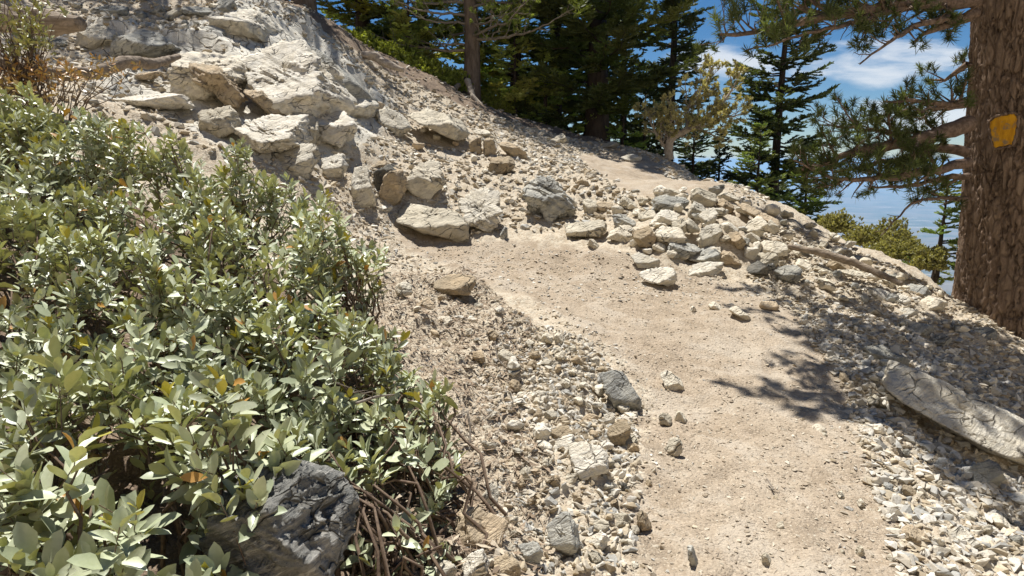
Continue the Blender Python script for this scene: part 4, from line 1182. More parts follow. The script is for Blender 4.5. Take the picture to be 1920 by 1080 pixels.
def fir(name, lab, base, H, R, tr=None, crown0=.06, seed=1, col=(.055,.085,.03), group='conifers behind the ridge', dens=1.0, nl=.07, droop=.25, shape=1.0, gap=.0, cat='tree', side=None, bark='blackbark'):
    rs = np.random.default_rng(seed)
    base = np.array(base, float); col = np.array(col)
    tr = tr or H * .016 + .04
    e = link(name, None, loc=base); tag(e, lab, cat, group)
    mt = MB()
    h = np.linspace(-.6, H, 14)
    lean = rs.normal(0, .01, 2)
    tp = np.stack([base[0] + lean[0] * h + .02 * np.sin(h), base[1] + lean[1] * h, base[2] + h], 1)
    mt.tube(tp, tr * np.clip(1 - h / H, 0.03, 1) ** .8 * (1 + .35 * np.exp(-np.clip(h, 0, 9) * 3)), 10)
    link('trunk', mt.mesh('trunk', M[bark], True, base), e)
    mbr = MB(); mn = MB()
    nb = int(H * (1 - crown0) * 15 * dens)
    PP, DD, CC, LL = [], [], [], []
    for i in range(nb):
        u = (i + rs.random()) / nb
        hh = H * (crown0 + (1 - crown0) * u)
        L = R * ((1 - u) ** shape * .95 + .05) * rs.uniform(.6, 1.12)
        if rs.random() < gap: continue
        a = rs.uniform(0, 2 * PI)
        if side is not None and rs.random() < .5: a = side + rs.normal(0, .6)
        dirv = np.array([math.cos(a), math.sin(a), 0])
        st = base + np.array([lean[0] * hh, lean[1] * hh, hh])
        m = 7; t = np.linspace(0, 1, m)
        up0 = .25 - droop * 2 * (1 - u)
        P = st + dirv * (L * t)[:, None] + np.array([0, 0, 1.0]) * (L * (up0 * t + .28 * t ** 2))[:, None]
        P[1:] += rs.normal(0, .02 * L, (m - 1, 3))
        mbr.tube(P, np.linspace(.012 + .010 * L, .003, m), 4, cap=False)
        ns = max(5, int(L / .062))
        tint_ = col * rs.uniform(.7, 1.35) * np.array([rs.uniform(.9, 1.2), 1, rs.uniform(.8, 1.1)])
        for q in range(ns):
            s = .15 + .85 * (q + rs.random()) / ns
            k = s * (m - 1); k0 = min(int(k), m - 2); o = P[k0] + (P[k0 + 1] - P[k0]) * (k - k0)
            fwd = P[k0 + 1] - P[k0]; fwd /= np.linalg.norm(fwd)
            sd = np.array([-dirv[1], dirv[0], 0]) * (1 if q % 2 else -1)
            tl = (.30 * L * (1 - s) + .10 + nl) * rs.uniform(.7, 1.2)
            td = fwd * .75 + sd * .75 + np.array([0, 0, rs.normal(-.05, .18)]); td /= np.linalg.norm(td)
            c = max(3, int(tl / (nl * .32)))
            tt = (np.arange(c) + .5) / c
            pts = o + td * (tl * tt)[:, None]
            for sg in (-1, 1, 0):
                lat = np.cross(td, [0, 0, 1.0]); lat /= np.linalg.norm(lat) + 1e-9
                nd = td * .7 + lat * sg * .8 + np.array([0, 0, .35 if sg == 0 else .1]) + rs.normal(0, .15, (c, 3))
                PP.append(pts); DD.append(nd); CC.append(np.broadcast_to(tint_, (c, 3)) * rs.uniform(.8, 1.25, (c, 1)))
                LL.append(np.full(c, nl) * rs.uniform(.7, 1.2, c))
    P = np.concatenate(PP); D = np.concatenate(DD); C_ = np.concatenate(CC); L = np.concatenate(LL)
    needle_tris(mn, P, D, L * 1.15, L * .26 + .004, C_)
    link('branches', mbr.mesh('branches', M[bark], True, base), e)
    link('crown', mn.mesh('crown', M['needle'], False, base), e)
    return e

def tufts(mb, P, D, n, L, col, rs, W=.0035):
    """round brushes of long needles at the branch ends"""
    N_ = len(P)
    idx_ = np.repeat(np.arange(N_), n)
    d = D[idx_] * .75 + rs.normal(0, .62, (N_ * n, 3)); d /= np.linalg.norm(d, axis=1)[:, None]
    back = rs.random(N_ * n)[:, None] * np.broadcast_to(L, (N_,))[idx_][:, None] * .9
    q = P[idx_] - D[idx_] * back
    l_ = np.broadcast_to(L, (N_,))[idx_] * rs.uniform(.6, 1.1, N_ * n)
    c = (col * rs.uniform(.6, 1.4, (N_, 1)))[idx_] * rs.uniform(.8, 1.25, (N_ * n, 1))
    needle_tris(mb, q, d, l_, W, c)

def limb(mbr, P, r0, r1, rs, tl, depth, ends, seglen=.16, upb=.25, prob=1.0, dead=.12):
    """a crooked limb with side shoots; the living ends are collected in `ends`"""
    P = np.asarray(P, float)
    # densify
    d = np.concatenate([[0], np.cumsum(np.linalg.norm(np.diff(P, axis=0), axis=1))]); Lt = d[-1]
    k = max(4, int(Lt / .09)); s = np.linspace(0, Lt, k)
    Q_ = np.stack([np.interp(s, d, P[:, i]) for i in range(3)], 1)
    if k > 5:
        for _ in range(2): Q_[1:-1] = (Q_[:-2] + Q_[1:-1] * 2 + Q_[2:]) / 4
    Q_[1:] += rs.normal(0, .010 if Lt > .5 else .005, (k - 1, 3))
    rad = np.linspace(r0, r1, k)
    mbr.tube(Q_, rad, 8 if r0 > .03 else 5, cap=False)
    T_ = np.gradient(Q_, axis=0); T_ /= np.linalg.norm(T_, axis=1)[:, None]
    if rs.random() > dead: ends.append((Q_[-1], T_[-1]))
    if depth == 0: return
    n = int(Lt / seglen)
    for i in range(n):
        if rs.random() > prob: continue
        u = .14 + .86 * (i + rs.random()) / max(n, 1)
        j = min(int(u * (k - 1)), k - 1)
        lat = rs.normal(size=3); lat -= lat @ T_[j] * T_[j]; lat /= np.linalg.norm(lat)
        dv = T_[j] * .65 + lat * .8 + np.array([0, 0, upb]); dv /= np.linalg.norm(dv)
        l = tl * rs.uniform(.5, 1.2) * (1.1 - .6 * u)
        c = [Q_[j], Q_[j] + dv * l * .5, Q_[j] + dv * l + np.array([0, 0, upb * l * .35])]
        limb(mbr, c, min(rad[j] * .55, .02), .0025, rs, tl * .45, depth - 1, ends, seglen * .75, upb, prob, dead)

# the big pine at the right
rs = np.random.default_rng(123)
PB = at(1935, 606, 6.75); PB[2] = ground_z(PB[0], PB[1])[0]
pine = link('big_pine', None, loc=PB)
tag(pine, 'massive brown pine with a yellow paint mark on its trunk, at the right edge', 'tree')
na, nh = 420, 560
th = np.linspace(0, 2 * PI, na, endpoint=False); hh = np.linspace(-.9, 9.0, nh)
TH, HH = np.meshgrid(th, hh)
Rr = (.62 - .016 * HH + .22 * np.exp(-np.clip(HH + .35, 0, 9) * 1.9))
Rr = Rr * (1 + .03 * np.sin(TH * 3 + 1) + .05 * np.exp(-np.clip(HH + .3, 0, 9)) * np.sin(TH * 5 + 2))
q = np.stack([np.cos(TH) * 6.0, np.sin(TH) * 6.0, HH * 3.0], -1).reshape(-1, 3)
cr = np.abs(fbm(q * 1.1, 4, .6)).reshape(TH.shape); cr2 = fbm(q * 3.3 + 5, 3, .6).reshape(TH.shape)
BLA, BLZ = None, None
Rr2 = Rr - .035 * np.exp(-(cr / .10) ** 2) + .012 * cr2
LEAN = -.10
leanx = LEAN * HH
VV = np.stack([np.cos(TH) * Rr2 + leanx, np.sin(TH) * Rr2, HH], -1).reshape(-1, 3)
ii = np.arange(nh - 1)[:, None] * na; jj = np.arange(na)[None]; j2 = (jj + 1) % na
mb = MB(); mb.add(VV, None, np.stack([ii + jj, ii + j2, ii + na + j2, ii + na + jj], -1).reshape(-1, 4))
trunk = link('trunk', mb.mesh('trunk', M['pine_bark']), pine)
# paint blaze, laid on the bark that faces the camera
bp = at(1880, 246, 6.15) - PB
ba = math.atan2(bp[1], bp[0] - LEAN * bp[2])
bz = bp[2]
for _ in range(12):
    R1_ = (.62 - .016 * bz + .22 * math.exp(-max(bz + .35, 0) * 1.9)) * (1 + .03 * math.sin(ba * 3 + 1))
    q_ = PB + np.array([math.cos(ba) * R1_ + LEAN * bz, math.sin(ba) * R1_, bz])
    x_, y_ = pix(q_); ba += float(1881 - x_[0]) / F * q_[1] / R1_ * .8; bz -= float(246 - y_[0]) / F * q_[1] * .9
OUTL = [(1855,228),(1868,219),(1900,214),(1907,222),(1905,250),(1900,272),(1868,278),(1862,262)]
ow = np.array([((x - 1881) / F * 6.1, -(y - 246) / F * 6.1) for x, y in OUTL])
gr = 46
uu, vv = np.meshgrid(np.linspace(-.15, .15, gr), np.linspace(-.18, .18, gr))
sdv = poly_sd(ow, uu.ravel(), vv.ravel()) + .008 * fbm(np.stack([uu.ravel() * 30, vv.ravel() * 30, uu.ravel() * 0], 1), 3)
def bark_R(h): return .62 - .016 * h + .22 * math.exp(-max(h + .35, 0) * 1.9)
def on_bark(u, v, off):
    R0 = bark_R(bz)
    a_ = ba + u / R0
    h_ = bz + v
    R1 = np.array([bark_R(x) for x in np.atleast_1d(h_)]) * (1 + .03 * np.sin(a_ * 3 + 1)) + off
    return np.stack([np.cos(a_) * R1 + LEAN * h_, np.sin(a_) * R1, h_], -1)
vb = on_bark(uu.ravel(), vv.ravel(), .024 + .003 * fbm(np.stack([uu.ravel() * 40, vv.ravel() * 15, uu.ravel() * 0 + 3], 1), 3))
vb[sdv < 0] = on_bark(uu.ravel()[sdv < 0], vv.ravel()[sdv < 0], -.02)
ii = np.arange(gr - 1)[:, None] * gr; jj = np.arange(gr - 1)[None]
qs = np.stack([ii + jj, ii + jj + 1, ii + gr + jj + 1, ii + gr + jj], -1).reshape(-1, 4)
qs = qs[(sdv[qs] > -.012).all(1)]
u_, inv = np.unique(qs, return_inverse=True)
mb = MB(); mb.add(vb[u_], None, inv.reshape(-1, 4))
o = link('paint_mark', mb.mesh('paint_mark', M['blaze']), pine); o['label'] = 'yellow painted trail mark'
# bark lip round the mark
mb = MB()
k = len(ow); dens_ = np.concatenate([ow[i] + (ow[(i + 1) % k] - ow[i]) * np.linspace(0, 1, 8, endpoint=False)[:, None] for i in range(k)])
for _ in range(3): dens_ = (np.roll(dens_, 1, 0) + dens_ * 2 + np.roll(dens_, -1, 0)) / 4
dens_ = dens_ * 1.08
ring = on_bark(dens_[:, 0], dens_[:, 1], .018); ring = np.concatenate([ring, ring[:2]])
mb.tube(ring, .013 + .004 * np.sin(np.arange(len(ring)) * 1.7), 7, cap=False)
link('bark_lip', mb.mesh('bark_lip', M['pine_bark']), pine)

LIMBS = [  # pixels and distance read off the photo, radii, living or dead
 ([(1830,2,6.6),(1740,6,6.3),(1640,14,6.1),(1560,30,5.9),(1480,48,5.8),(1400,62,5.7),(1345,66,5.6)], .085,.012, .55, 2, .10),
 ([(1700,8,6.2),(1620,40,6.0),(1540,55,5.8),(1470,80,5.7),(1400,95,5.6)], .03,.006, .40, 2, .15),
 ([(1830,25,6.6),(1760,40,6.2),(1700,52,6.0),(1660,85,5.8),(1640,100,5.7),(1612,122,5.6)], .05,.005, .22, 1, .9),
 ([(1820,30,6.6),(1770,50,6.4),(1735,60,6.3),(1715,78,6.2)], .06,.01, .3, 2, .3),
 ([(1820,192,6.5),(1760,196,6.2),(1700,186,6.1),(1655,192,6.0)], .045,.008, .42, 2, .12),
 ([(1820,196,6.5),(1770,206,6.3),(1720,200,6.0),(1690,212,5.9)], .03,.006, .30, 1, .3),
 ([(1815,232,6.5),(1755,252,6.3),(1690,272,6.2),(1620,282,6.1),(1560,300,6.0),(1500,318,5.9)], .10,.014, .50, 2, .12),
 ([(1700,262,6.3),(1650,246,6.2),(1590,240,6.1),(1540,232,6.0)], .035,.006, .42, 2, .05),
 ([(1815,286,6.6),(1760,270,6.7),(1700,298,6.8),(1640,306,6.7),(1570,322,6.6)], .06,.010, .45, 2, .2),
 ([(1815,305,6.5),(1750,318,6.2),(1680,330,6.1),(1610,338,6.0),(1540,332,5.9),(1490,300,5.8)], .06,.005, .40, 2, .35),
 ([(1815,330,6.7),(1750,338,6.6),(1690,350,6.5),(1630,352,6.4)], .04,.008, .45, 2, .05),
 ([(1812,372,6.6),(1760,372,6.4),(1710,380,6.3),(1680,405,6.2),(1652,440,6.1)], .028,.004, .20, 1, .95),
 ([(1815,120,6.9),(1775,150,7.1),(1740,150,7.2)], .04,.008, .40, 2, .05),
]
mbr = MB(); ends = []
for pts, r0, r1, tl, dp, dead in LIMBS:
    P = np.array([at(*p) for p in pts])
    e0 = []
    limb(mbr, P, r0 * .85, r1, rs, tl, dp, e0, .092, .28, .95, dead)
    ends += e0
# limbs higher up, above the picture: they throw the dappled shade
EL, AZ = R_(67), R_(-24)     # the sun: azimuth from straight ahead, negative = left
SD = np.array([math.sin(AZ) * math.cos(EL), math.cos(AZ) * math.cos(EL), math.sin(EL)])
shade_ends = []
for px_, py_, zz in [(1450,545,4.4),(1520,575,4.3),(1600,620,4.2),(1560,640,4.5),(1500,610,4.6),(1660,600,4.3),(1540,690,4.8),(1640,650,4.4),(1500,740,4.9),(1580,770,4.8),(1630,790,5.0),
                     (1700,800,5.1),(1760,850,5.3),(1870,930,5.4),(1750,720,4.7),(1900,820,5.0),(1800,660,4.5),
                     (1500,440,3.9),(1600,480,4.0),(1440,400,4.2),(1850,640,4.3),(1620,560,4.1)]:
    g_ = hit(px_, py_)
    E_ = g_ + SD * ((zz - g_[2]) / SD[2])
    h0 = zz - PB[2] - .2
    st = PB + np.array([LEAN * h0, 0, h0]) ; dv = E_ - st; dv[2] = 0; L_ = np.linalg.norm(dv); st = st + dv / L_ * .45
    m = 7; t = np.linspace(0, 1, m); L_ = 1
    P = st + (E_ - st) * t[:, None] + np.array([0, 0, 1]) * (-.25 * np.sin(t * PI))[:, None]; P[1:-1] += rs.normal(0, .05, (m - 2, 3))
    limb(mbr, P, .045, .012, rs, .4, 2, shade_ends, .30, .22, .95, .03)
    for c_ in range(3):
        a_ = rs.uniform(0, 2 * PI); dv_ = np.array([math.cos(a_), math.sin(a_) * .8, rs.uniform(0, .2)]); L_ = rs.uniform(.3, .6)
        limb(mbr, [E_ - (E_ - st) * .04 * c_, E_ + dv_ * L_ * .5, E_ + dv_ * L_], .012, .004, rs, .22, 1, shade_ends, .06, .2, 1.0, .03)
for i in range(8):
    h0 = rs.uniform(4.5, 8.5); a = rs.uniform(PI * .72, PI * 1.62)
    L = rs.uniform(1.8, 3.6) * (1.1 - .05 * h0)
    dv = np.array([math.cos(a), math.sin(a), 0])
    st = PB + np.array([0, 0, h0]) + dv * .45
    m = 6; t = np.linspace(0, 1, m)
    P = st + dv * (L * t)[:, None] + np.array([0, 0, 1]) * (L * (-.18 * t + .22 * t * t))[:, None]; P[1:] += rs.normal(0, .06, (m - 1, 3))
    limb(mbr, P, .06, .01, rs, .6, 2, ends, .2, .25, .9, .08)
for i in range(10):
    h0 = rs.uniform(1.5, 8.5); a = rs.uniform(-PI * .3, PI * .5)
    L = rs.uniform(1.5, 3); dv = np.array([math.cos(a), math.sin(a), 0]); t = np.linspace(0, 1, 6)
    P = PB + np.array([0, 0, h0]) + dv * .45 + dv * (L * t)[:, None] + np.array([0, 0, 1]) * (L * (-.1 * t + .2 * t * t))[:, None]
    limb(mbr, P, .05, .01, rs, .55, 2, ends, .3, .25, .8, .08)
link('branches', mbr.mesh('branches', M['pinelimb'], True, PB), pine)
EP = np.array([e_[0] for e_ in ends]); ED = np.array([e_[1] for e_ in ends])
print('pine tufts', len(EP))
mb = MB()
ED = ED * .6 + np.array([0, 0, .6]); ED /= np.linalg.norm(ED, axis=1)[:, None]
tufts(mb, EP, ED, 56, rs.uniform(.06, .11, len(EP)), np.array([.10, .125, .045]), rs, .0045)
SP = np.array([e_[0] for e_ in shade_ends]); SE = np.array([e_[1] for e_ in shade_ends]) * .6 + np.array([0, 0, .6]); SE /= np.linalg.norm(SE, axis=1)[:, None]
print('shade tufts', len(SP))
tufts(mb, SP, SE, 40, rs.uniform(.08, .13, len(SP)), np.array([.07, .09, .032]), rs, .011)
link('needles', mb.mesh('needles', M['needle'], False, PB), pine)

def bank_z(px, Y):
    X = (px - 960) / F * (Y * cp)  # close enough at these distances
    return ground_z(X, Y)[0]
def gp(px, Y, drop=0.0):
    X = at(px, 300, Y)[0]
    return (X, Y, ground_z(X, Y)[0] - drop)

def pine_tree(name, lab, base, H, tr, crown0, R, nbr, seed, col, group='conifers behind the ridge', lean=(0, 0), tuft=26, nl=.09, seglen=.34, bark='bark', W=.007, arange=None):
    rs = np.random.default_rng(seed); base = np.array(base, float)
    e = link(name, None, loc=base); tag(e, lab, 'tree', group)
    mt = MB(); h = np.linspace(-.7, H, 18)
    tp = np.stack([base[0] + lean[0] * h + .05 * np.sin(h * 1.3), base[1] + lean[1] * h, base[2] + h], 1)
    mt.tube(tp, tr * np.clip(1 - h / H, .05, 1) ** .7 * (1 + .5 * np.exp(-np.clip(h + .2, 0, 9) * 3)), 14)
    link('trunk', mt.mesh('trunk', M[bark], True, base), e)
    mbr = MB(); ends = []
    for i in range(nbr):
        u = (i + rs.random()) / nbr; h0 = H * (crown0 + (1 - crown0) * u); a = rs.uniform(0, 2 * PI) if arange is None else rs.uniform(*arange)
        L = R * (1 - u * .75) * rs.uniform(.6, 1.15); dv = np.array([math.cos(a), math.sin(a), 0]); t = np.linspace(0, 1, 6)
        P = base + np.array([lean[0] * h0, lean[1] * h0, h0]) + dv * (L * t)[:, None] + np.array([0, 0, 1]) * (L * (-.12 * t + .28 * t * t))[:, None]
        P[1:] += rs.normal(0, .04, (5, 3))
        limb(mbr, P, .012 + .012 * L, .005, rs, .42 * L ** .6, 2, ends, seglen, .2, .95, .05)
    link('branches', mbr.mesh('branches', M['twig'], True, base), e)
    EP = np.array([q_[0] for q_ in ends]); ED = np.array([q_[1] for q_ in ends]) + np.array([0, 0, .4]); ED /= np.linalg.norm(ED, axis=1)[:, None]
    mb = MB(); tufts(mb, EP, ED, tuft, rs.uniform(.8, 1.2, len(EP)) * nl, np.array(col), rs, W)
    link('crown', mb.mesh('crown', M['needle'], False, base), e)
    return e

# trees along the ridge
pine_tree('pine', 'pine with a slim grey lit trunk rising out of the dark ridge, top centre', gp(884,16.6), 6.5, .21, .18, 2.6, 60, 11, (.22,.27,.07), seglen=.26, tuft=34, W=.010)
fir('conifer', 'dark conifer with a thick black trunk, tallest at the end of the ridge', gp(1116,17.2), 7.6, 2.5, tr=.33, crown0=.10, seed=12, col=(.09,.12,.04), droop=.2, dens=.75, shape=.28, nl=.10)
fir('conifer', 'deep green conifer left of the thick black trunk, filling the top of the photo', gp(1035,19.5), 9.0, 2.8, tr=.26, crown0=.06, seed=13, col=(.17,.23,.06), dens=.7, shape=.3, nl=.10)
fir('conifer', 'bright green conifer right behind the slim grey trunk', gp(965,18.6), 7.5, 2.3, tr=.2, crown0=.03, seed=14, col=(.30,.38,.09), dens=.75, shape=.35, nl=.09)
fir('conifer', 'yellow-green conifer left of the slim grey trunk', gp(800,19.0), 7.0, 2.4, tr=.2, crown0=.03, seed=15, col=(.34,.38,.09), dens=.75, shape=.35, nl=.09)
fir('conifer', 'dark conifer at the top edge left of centre, above the green bank', gp(690,19.0), 6.5, 2.4, tr=.24, crown0=.05, seed=16, col=(.16,.21,.06), dens=.75, shape=.35, nl=.09)
pine_tree('pine', 'shadowy pine with its trunk just above the top left of the frame', (-4.6, 15.6, ground_z(-4.6, 15.6)[0]), 9.5, .24, .10, 3.0, 60, 17, (.07,.09,.03), seglen=.34, tuft=34, W=.010)
pine_tree('pine', 'shadowy pine above the blue-grey shaded slabs at the top left', (-6.6, 13.3, ground_z(-6.6, 13.3)[0]), 9.0, .24, .12, 3.0, 60, 18, (.07,.09,.03), seglen=.34, tuft=34, W=.010)
pine_tree('pine', 'shadowy pine whose shade covers the thick log, beyond the top left corner', (-9.0, 12.6, ground_z(-9.0, 12.6)[0]), 9.0, .24, .12, 3.0, 60, 28, (.07,.09,.03), seglen=.34, tuft=34, W=.010)
fir('conifer', 'dark conifer behind the thick black trunk, showing against the sky', gp(1168,21), 7.6, 1.3, tr=.16, crown0=.02, seed=19, col=(.09,.12,.04), shape=.7, nl=.09)
fir('slender_fir', 'tall slender dark fir cut by the top edge, right of the sky gap', gp(1256,23.5), 13.5, 2.1, tr=.2, crown0=.03, seed=20, col=(.07,.095,.035), droop=.32, shape=.75, nl=.09)
fir('slender_fir', 'dark fir standing alone against the clouds between the pale tree and the big pine', gp(1456,19.5), 10.6, 2.6, tr=.17, crown0=.04, seed=21, col=(.07,.095,.037), droop=.3, shape=.85, gap=.12, nl=.08)
fir('slender_fir', 'small dark fir right of the foot of the pale twisted tree', gp(1352,21), 4.6, 1.1, tr=.09, crown0=.02, seed=22, col=(.04,.06,.025), shape=.9)
fir('young_fir', 'low bright green fir at the foot of the lone dark fir', gp(1515,17.5), 3.9, 1.5, tr=.08, crown0=.02, seed=23, col=(.13,.18,.06), shape=.8)
fir('young_fir', 'small light green fir in the dip left of the lone dark fir', gp(1420,17.0), 3.3, 1.2, tr=.07, crown0=.02, seed=24, col=(.14,.19,.065), shape=.8)
fir('young_fir', 'small dark fir at the ridge end left of the pale twisted tree', gp(1205,18.5), 3.4, 1.1, tr=.08, crown0=.02, seed=25, col=(.045,.065,.025), shape=.8)
fir('young_fir', 'dark low fir under the pale twisted tree', gp(1300,18.0), 3.0, 1.1, tr=.07, crown0=.02, seed=26, col=(.045,.07,.028), shape=.8)
fir('young_fir', 'small light green fir close against the left side of the big trunk', (at(1768,400,9.4)[0], 9.4, at(1768,520,9.4)[2]), 1.35, .55, tr=.04, crown0=.02, seed=27, col=(.15,.20,.07), shape=.8, nl=.05)
fir('young_fir', 'bright yellow-green young fir just right of the slim grey trunk', gp(965,16.9), 2.6, 1.0, tr=.06, crown0=.02, seed=41, col=(.36,.42,.12), shape=.7)
fir('young_fir', 'light green young fir between the slim grey trunk and the thick black trunk', gp(1020,17.2), 2.2, .9, tr=.06, crown0=.02, seed=42, col=(.28,.35,.10), shape=.7)
fir('young_fir', 'light green young fir just right of the thick black trunk', gp(1165,17.2), 2.0, .8, tr=.05, crown0=.02, seed=43, col=(.22,.29,.08), shape=.7)
fir('young_fir', 'bright young fir standing behind the bushes of the dark ridge', gp(770,17.2), 2.6, 1.1, tr=.06, crown0=.02, seed=44, col=(.36,.42,.12), shape=.7)
# pale twisted tree
rs = np.random.default_rng(31)
TB = np.array(at(1256, 296, 14.6)); TB[2] = min(TB[2], ground_z(TB[0], TB[1])[0] + .1)
tw = link('twisted_tree', None, loc=TB); tag(tw, 'yellowish gnarled little tree with a bleached twisting trunk on the end of the ridge', 'tree')
mbr = MB(); ends = []
for pts, r0 in [([(1256,300,14.6),(1252,275,14.6),(1262,255,14.6),(1290,242,14.6),(1320,225,14.6),(1350,200,14.5),(1375,165,14.5),(1385,140,14.5)], .10),
                ([(1256,285,14.6),(1235,262,14.7),(1222,235,14.8),(1215,205,14.8)], .05), ([(1290,242,14.6),(1285,210,14.8),(1300,180,14.8),(1330,150,14.8),(1340,118,14.8)], .05),
                ([(1320,225,14.6),(1360,222,14.4),(1395,212,14.3)], .04), ([(1262,255,14.6),(1256,225,14.4),(1262,195,14.3)], .04), ([(1300,236,14.6),(1330,250,14.3),(1356,262,14.2)], .03)]:
    limb(mbr, np.array([at(*p) for p in pts]), r0, .008, rs, .62, 2, ends, .10, .2, 1.0, .04)
link('trunk', mbr.mesh('trunk', M['palewood'], True, TB), tw)
EP = np.array([q_[0] for q_ in ends]); ED = np.array([q_[1] for q_ in ends]) + np.array([0, 0, .4]); ED /= np.linalg.norm(ED, axis=1)[:, None]
mb = MB(); tufts(mb, EP, ED, 34, .085 + 0 * EP[:, 0], np.array([.44, .40, .21]), rs, .016)
link('crown', mb.mesh('crown', M['needle'], False, TB), tw)

# low bushes beyond the rim and along the ridge
def scrub(name, lab, px, py, Y, W, H, n, col, seed, group, nl=.035):
    rs = np.random.default_rng(seed); col = np.array(col)
    c = np.array(at(px, py, Y)); root = c - np.array([0, 0, H * .5])
    e = link(name, None, loc=root); tag(e, lab, 'bush', group)
    mb = MB(); mbr = MB()
    P = rs.normal(size=(n, 3)); P /= np.linalg.norm(P, axis=1)[:, None]; P *= (rs.random((n, 1)) ** .4)
    P[:, 2] = np.abs(P[:, 2]) * 1.0
    lump_ = 1 + .35 * fbm(P * 2.2 + seed, 3)
    P = root + P * np.array([W / 2, W / 2, H]) * lump_[:, None]
    ax = (P - root) / np.array([W, W, H]) + np.array([0, 0, .3]) + rs.normal(0, .25, (n, 3)); ax /= np.linalg.norm(ax, axis=1)[:, None]
    tufts(mb, P, ax, 9, nl, col, rs, nl * .42)
    for i in range(30):
        t = P[rs.integers(n)]; p = np.array([root + (t - root) * u for u in np.linspace(-.15, .95, 5)]); p[1:-1] += rs.normal(0, .03, (3, 3))
        mbr.tube(p, np.linspace(.018, .004, 5), 4, cap=False)
    link('foliage', mb.mesh('foliage', M['needle'], False, root), e)
    link('branches', mbr.mesh('branches', M['twig'], True, root), e)
YG = (.30, .285, .125)
GB = 'yellowish bushes beyond the rim on the right'
for i, (px, py, Y, W, H, lab) in enumerate([
    (1570,408,11.2,.9,.45,'yellow-green bush at the top of the rim, leftmost of its row'),
    (1622,434,10.6,.9,.4,'yellow-green bush between the leftmost bush of the rim and the brownish one'),
    (1672,428,10.8,.9,.55,'brownish yellow bush under the bare hanging twigs of the pine'),
    (1706,460,9.8,.8,.4,'low yellow bush behind the dark scree, in front of the brownish one'),
    (1745,476,9.2,.6,.4,'small olive bush close to the foot of the pine'),
    (1650,462,9.9,.7,.25,'flat low yellow bush just over the rim of the scree')]):
    scrub('low_bush', lab, px, py + 6, Y, W * .8, H * .72, 900, YG, 200 + i, GB)
GL = 'bright bushes along the top of the dark ridge'
for i, (px, py, Y, lab) in enumerate([
    (668,78,15.6,'bright green bush at the upper end of the dark ridge'),
    (716,96,15.8,'yellow-green bush second along the dark ridge'),
    (760,118,16.0,'light green bush in the middle of the dark ridge'),
    (806,136,16.2,'pale green bush next left of the slim grey trunk'),
    (850,150,16.6,'green bush touching the slim grey trunk from the left'),
    (930,186,17.0,'green bush in the shade just right of the slim grey trunk')]):
    scrub('ridge_bush', lab, px, py, Y, 1.1, .55, 1400, (.30,.34,.07), 300 + i, GL, .05)

# ------------------------------------------------------------------ dead wood
def log(name, lab, pts, radii, mat='deadwood', cat='log', side=14, seed=0, stub=0, group=None):
    rs = np.random.default_rng(seed)
    P = np.array([at(*p) for p in pts]); d = np.concatenate([[0], np.cumsum(np.linalg.norm(np.diff(P, axis=0), axis=1))])
    k = max(24, int(d[-1] / .02)); s = np.linspace(0, d[-1], k)
    Q_ = np.stack([np.interp(s, d, P[:, i]) for i in range(3)], 1)
    for _ in range(4): Q_[1:-1] = (Q_[:-2] + Q_[1:-1] * 2 + Q_[2:]) / 4
    rad = np.interp(s, d, radii)
    c = Q_.mean(0); mb = MB()
    mb.tube(Q_, rad, side * 2)
    V_ = mb.v[0]; ctr = np.repeat(Q_, side * 2, 0)
    r = V_[:len(ctr)] - ctr
    q = np.stack([V_[:len(ctr), 0] * 3, V_[:len(ctr), 1] * 12, V_[:len(ctr), 2] * 12], 1)
    V_[:len(ctr)] = ctr + r * (1 + .22 * fbm(q + seed, 4, .6) - .15 * np.abs(fbm(q * 2.2 + 7, 3)))[:, None]
    for i in range(stub):
        j = rs.integers(k // 5, k - 3); dv = rs.normal(size=3); dv[2] = abs(dv[2]); dv /= np.linalg.norm(dv)
        L = rs.uniform(.06, .25); mb.tube([Q_[j], Q_[j] + dv * L * .5 + rs.normal(0, .01, 3), Q_[j] + dv * L], [rad[j] * .3, rad[j] * .2, .003], 6)
    o = link(name, mb.mesh(name, M[mat], True, c), loc=c); tag(o, lab, cat, group)
    return o
log('log', 'thick weathered log with a dark underside at the upper left edge', [(-60,18,6.9),(20,38,6.9),(90,44,6.9),(152,44,6.8)], [.13,.12,.13,.07], seed=3, stub=2)
log('dead_branch', 'long crooked dead branch lying across the rocks at the upper left', [(-40,108,5.9),(60,132,6.0),(130,140,6.1),(190,134,6.3),(235,116,6.5),(290,120,6.8),(335,106,7.2)], [.05,.055,.06,.055,.06,.05,.03], seed=4, cat='branch', stub=2)
log('pole', 'slim brown pole lying across the stones right of the cairn pile', [(1476,462,7.35),(1540,474,7.2),(1600,492,7.0),(1650,514,6.8),(1692,533,6.6)], [.03,.042,.04,.036,.025], seed=5, cat='pole')
log('root', 'pale smooth root surfacing at the edge of the dark ridge', [(678,102,13.3),(704,106,13.3),(722,118,13.2),(756,132,13.1)], [.06,.085,.08,.04], 'palewood', 'root', seed=6)
log('root', 'thin grey root running down from the slim grey trunk', [(876,150,16.0),(888,185,15.6),(910,205,15.3),(940,216,15.0)], [.07,.06,.05,.03], 'palewood', 'root', seed=7, stub=8)
log('root', 'bent dark root below the slim grey trunk on the ridge', [(860,160,16.0),(845,172,15.6),(838,190,15.2)], [.06,.05,.03], 'deadwood', 'root', seed=8, stub=5)
log('twig', 'bare twig arching out of the rubble beside the low shrub', [(928,640,4.3),(932,672,4.2),(948,690,4.15),(972,704,4.2)], [.004,.005,.004,.002], 'twig', 'twig', 4, seed=9)
log('twig', 'short stick lying on the lower trail', [(1438,898,3.1),(1451,918,3.0)], [.004,.004], 'twig', 'twig', 4, seed=10)
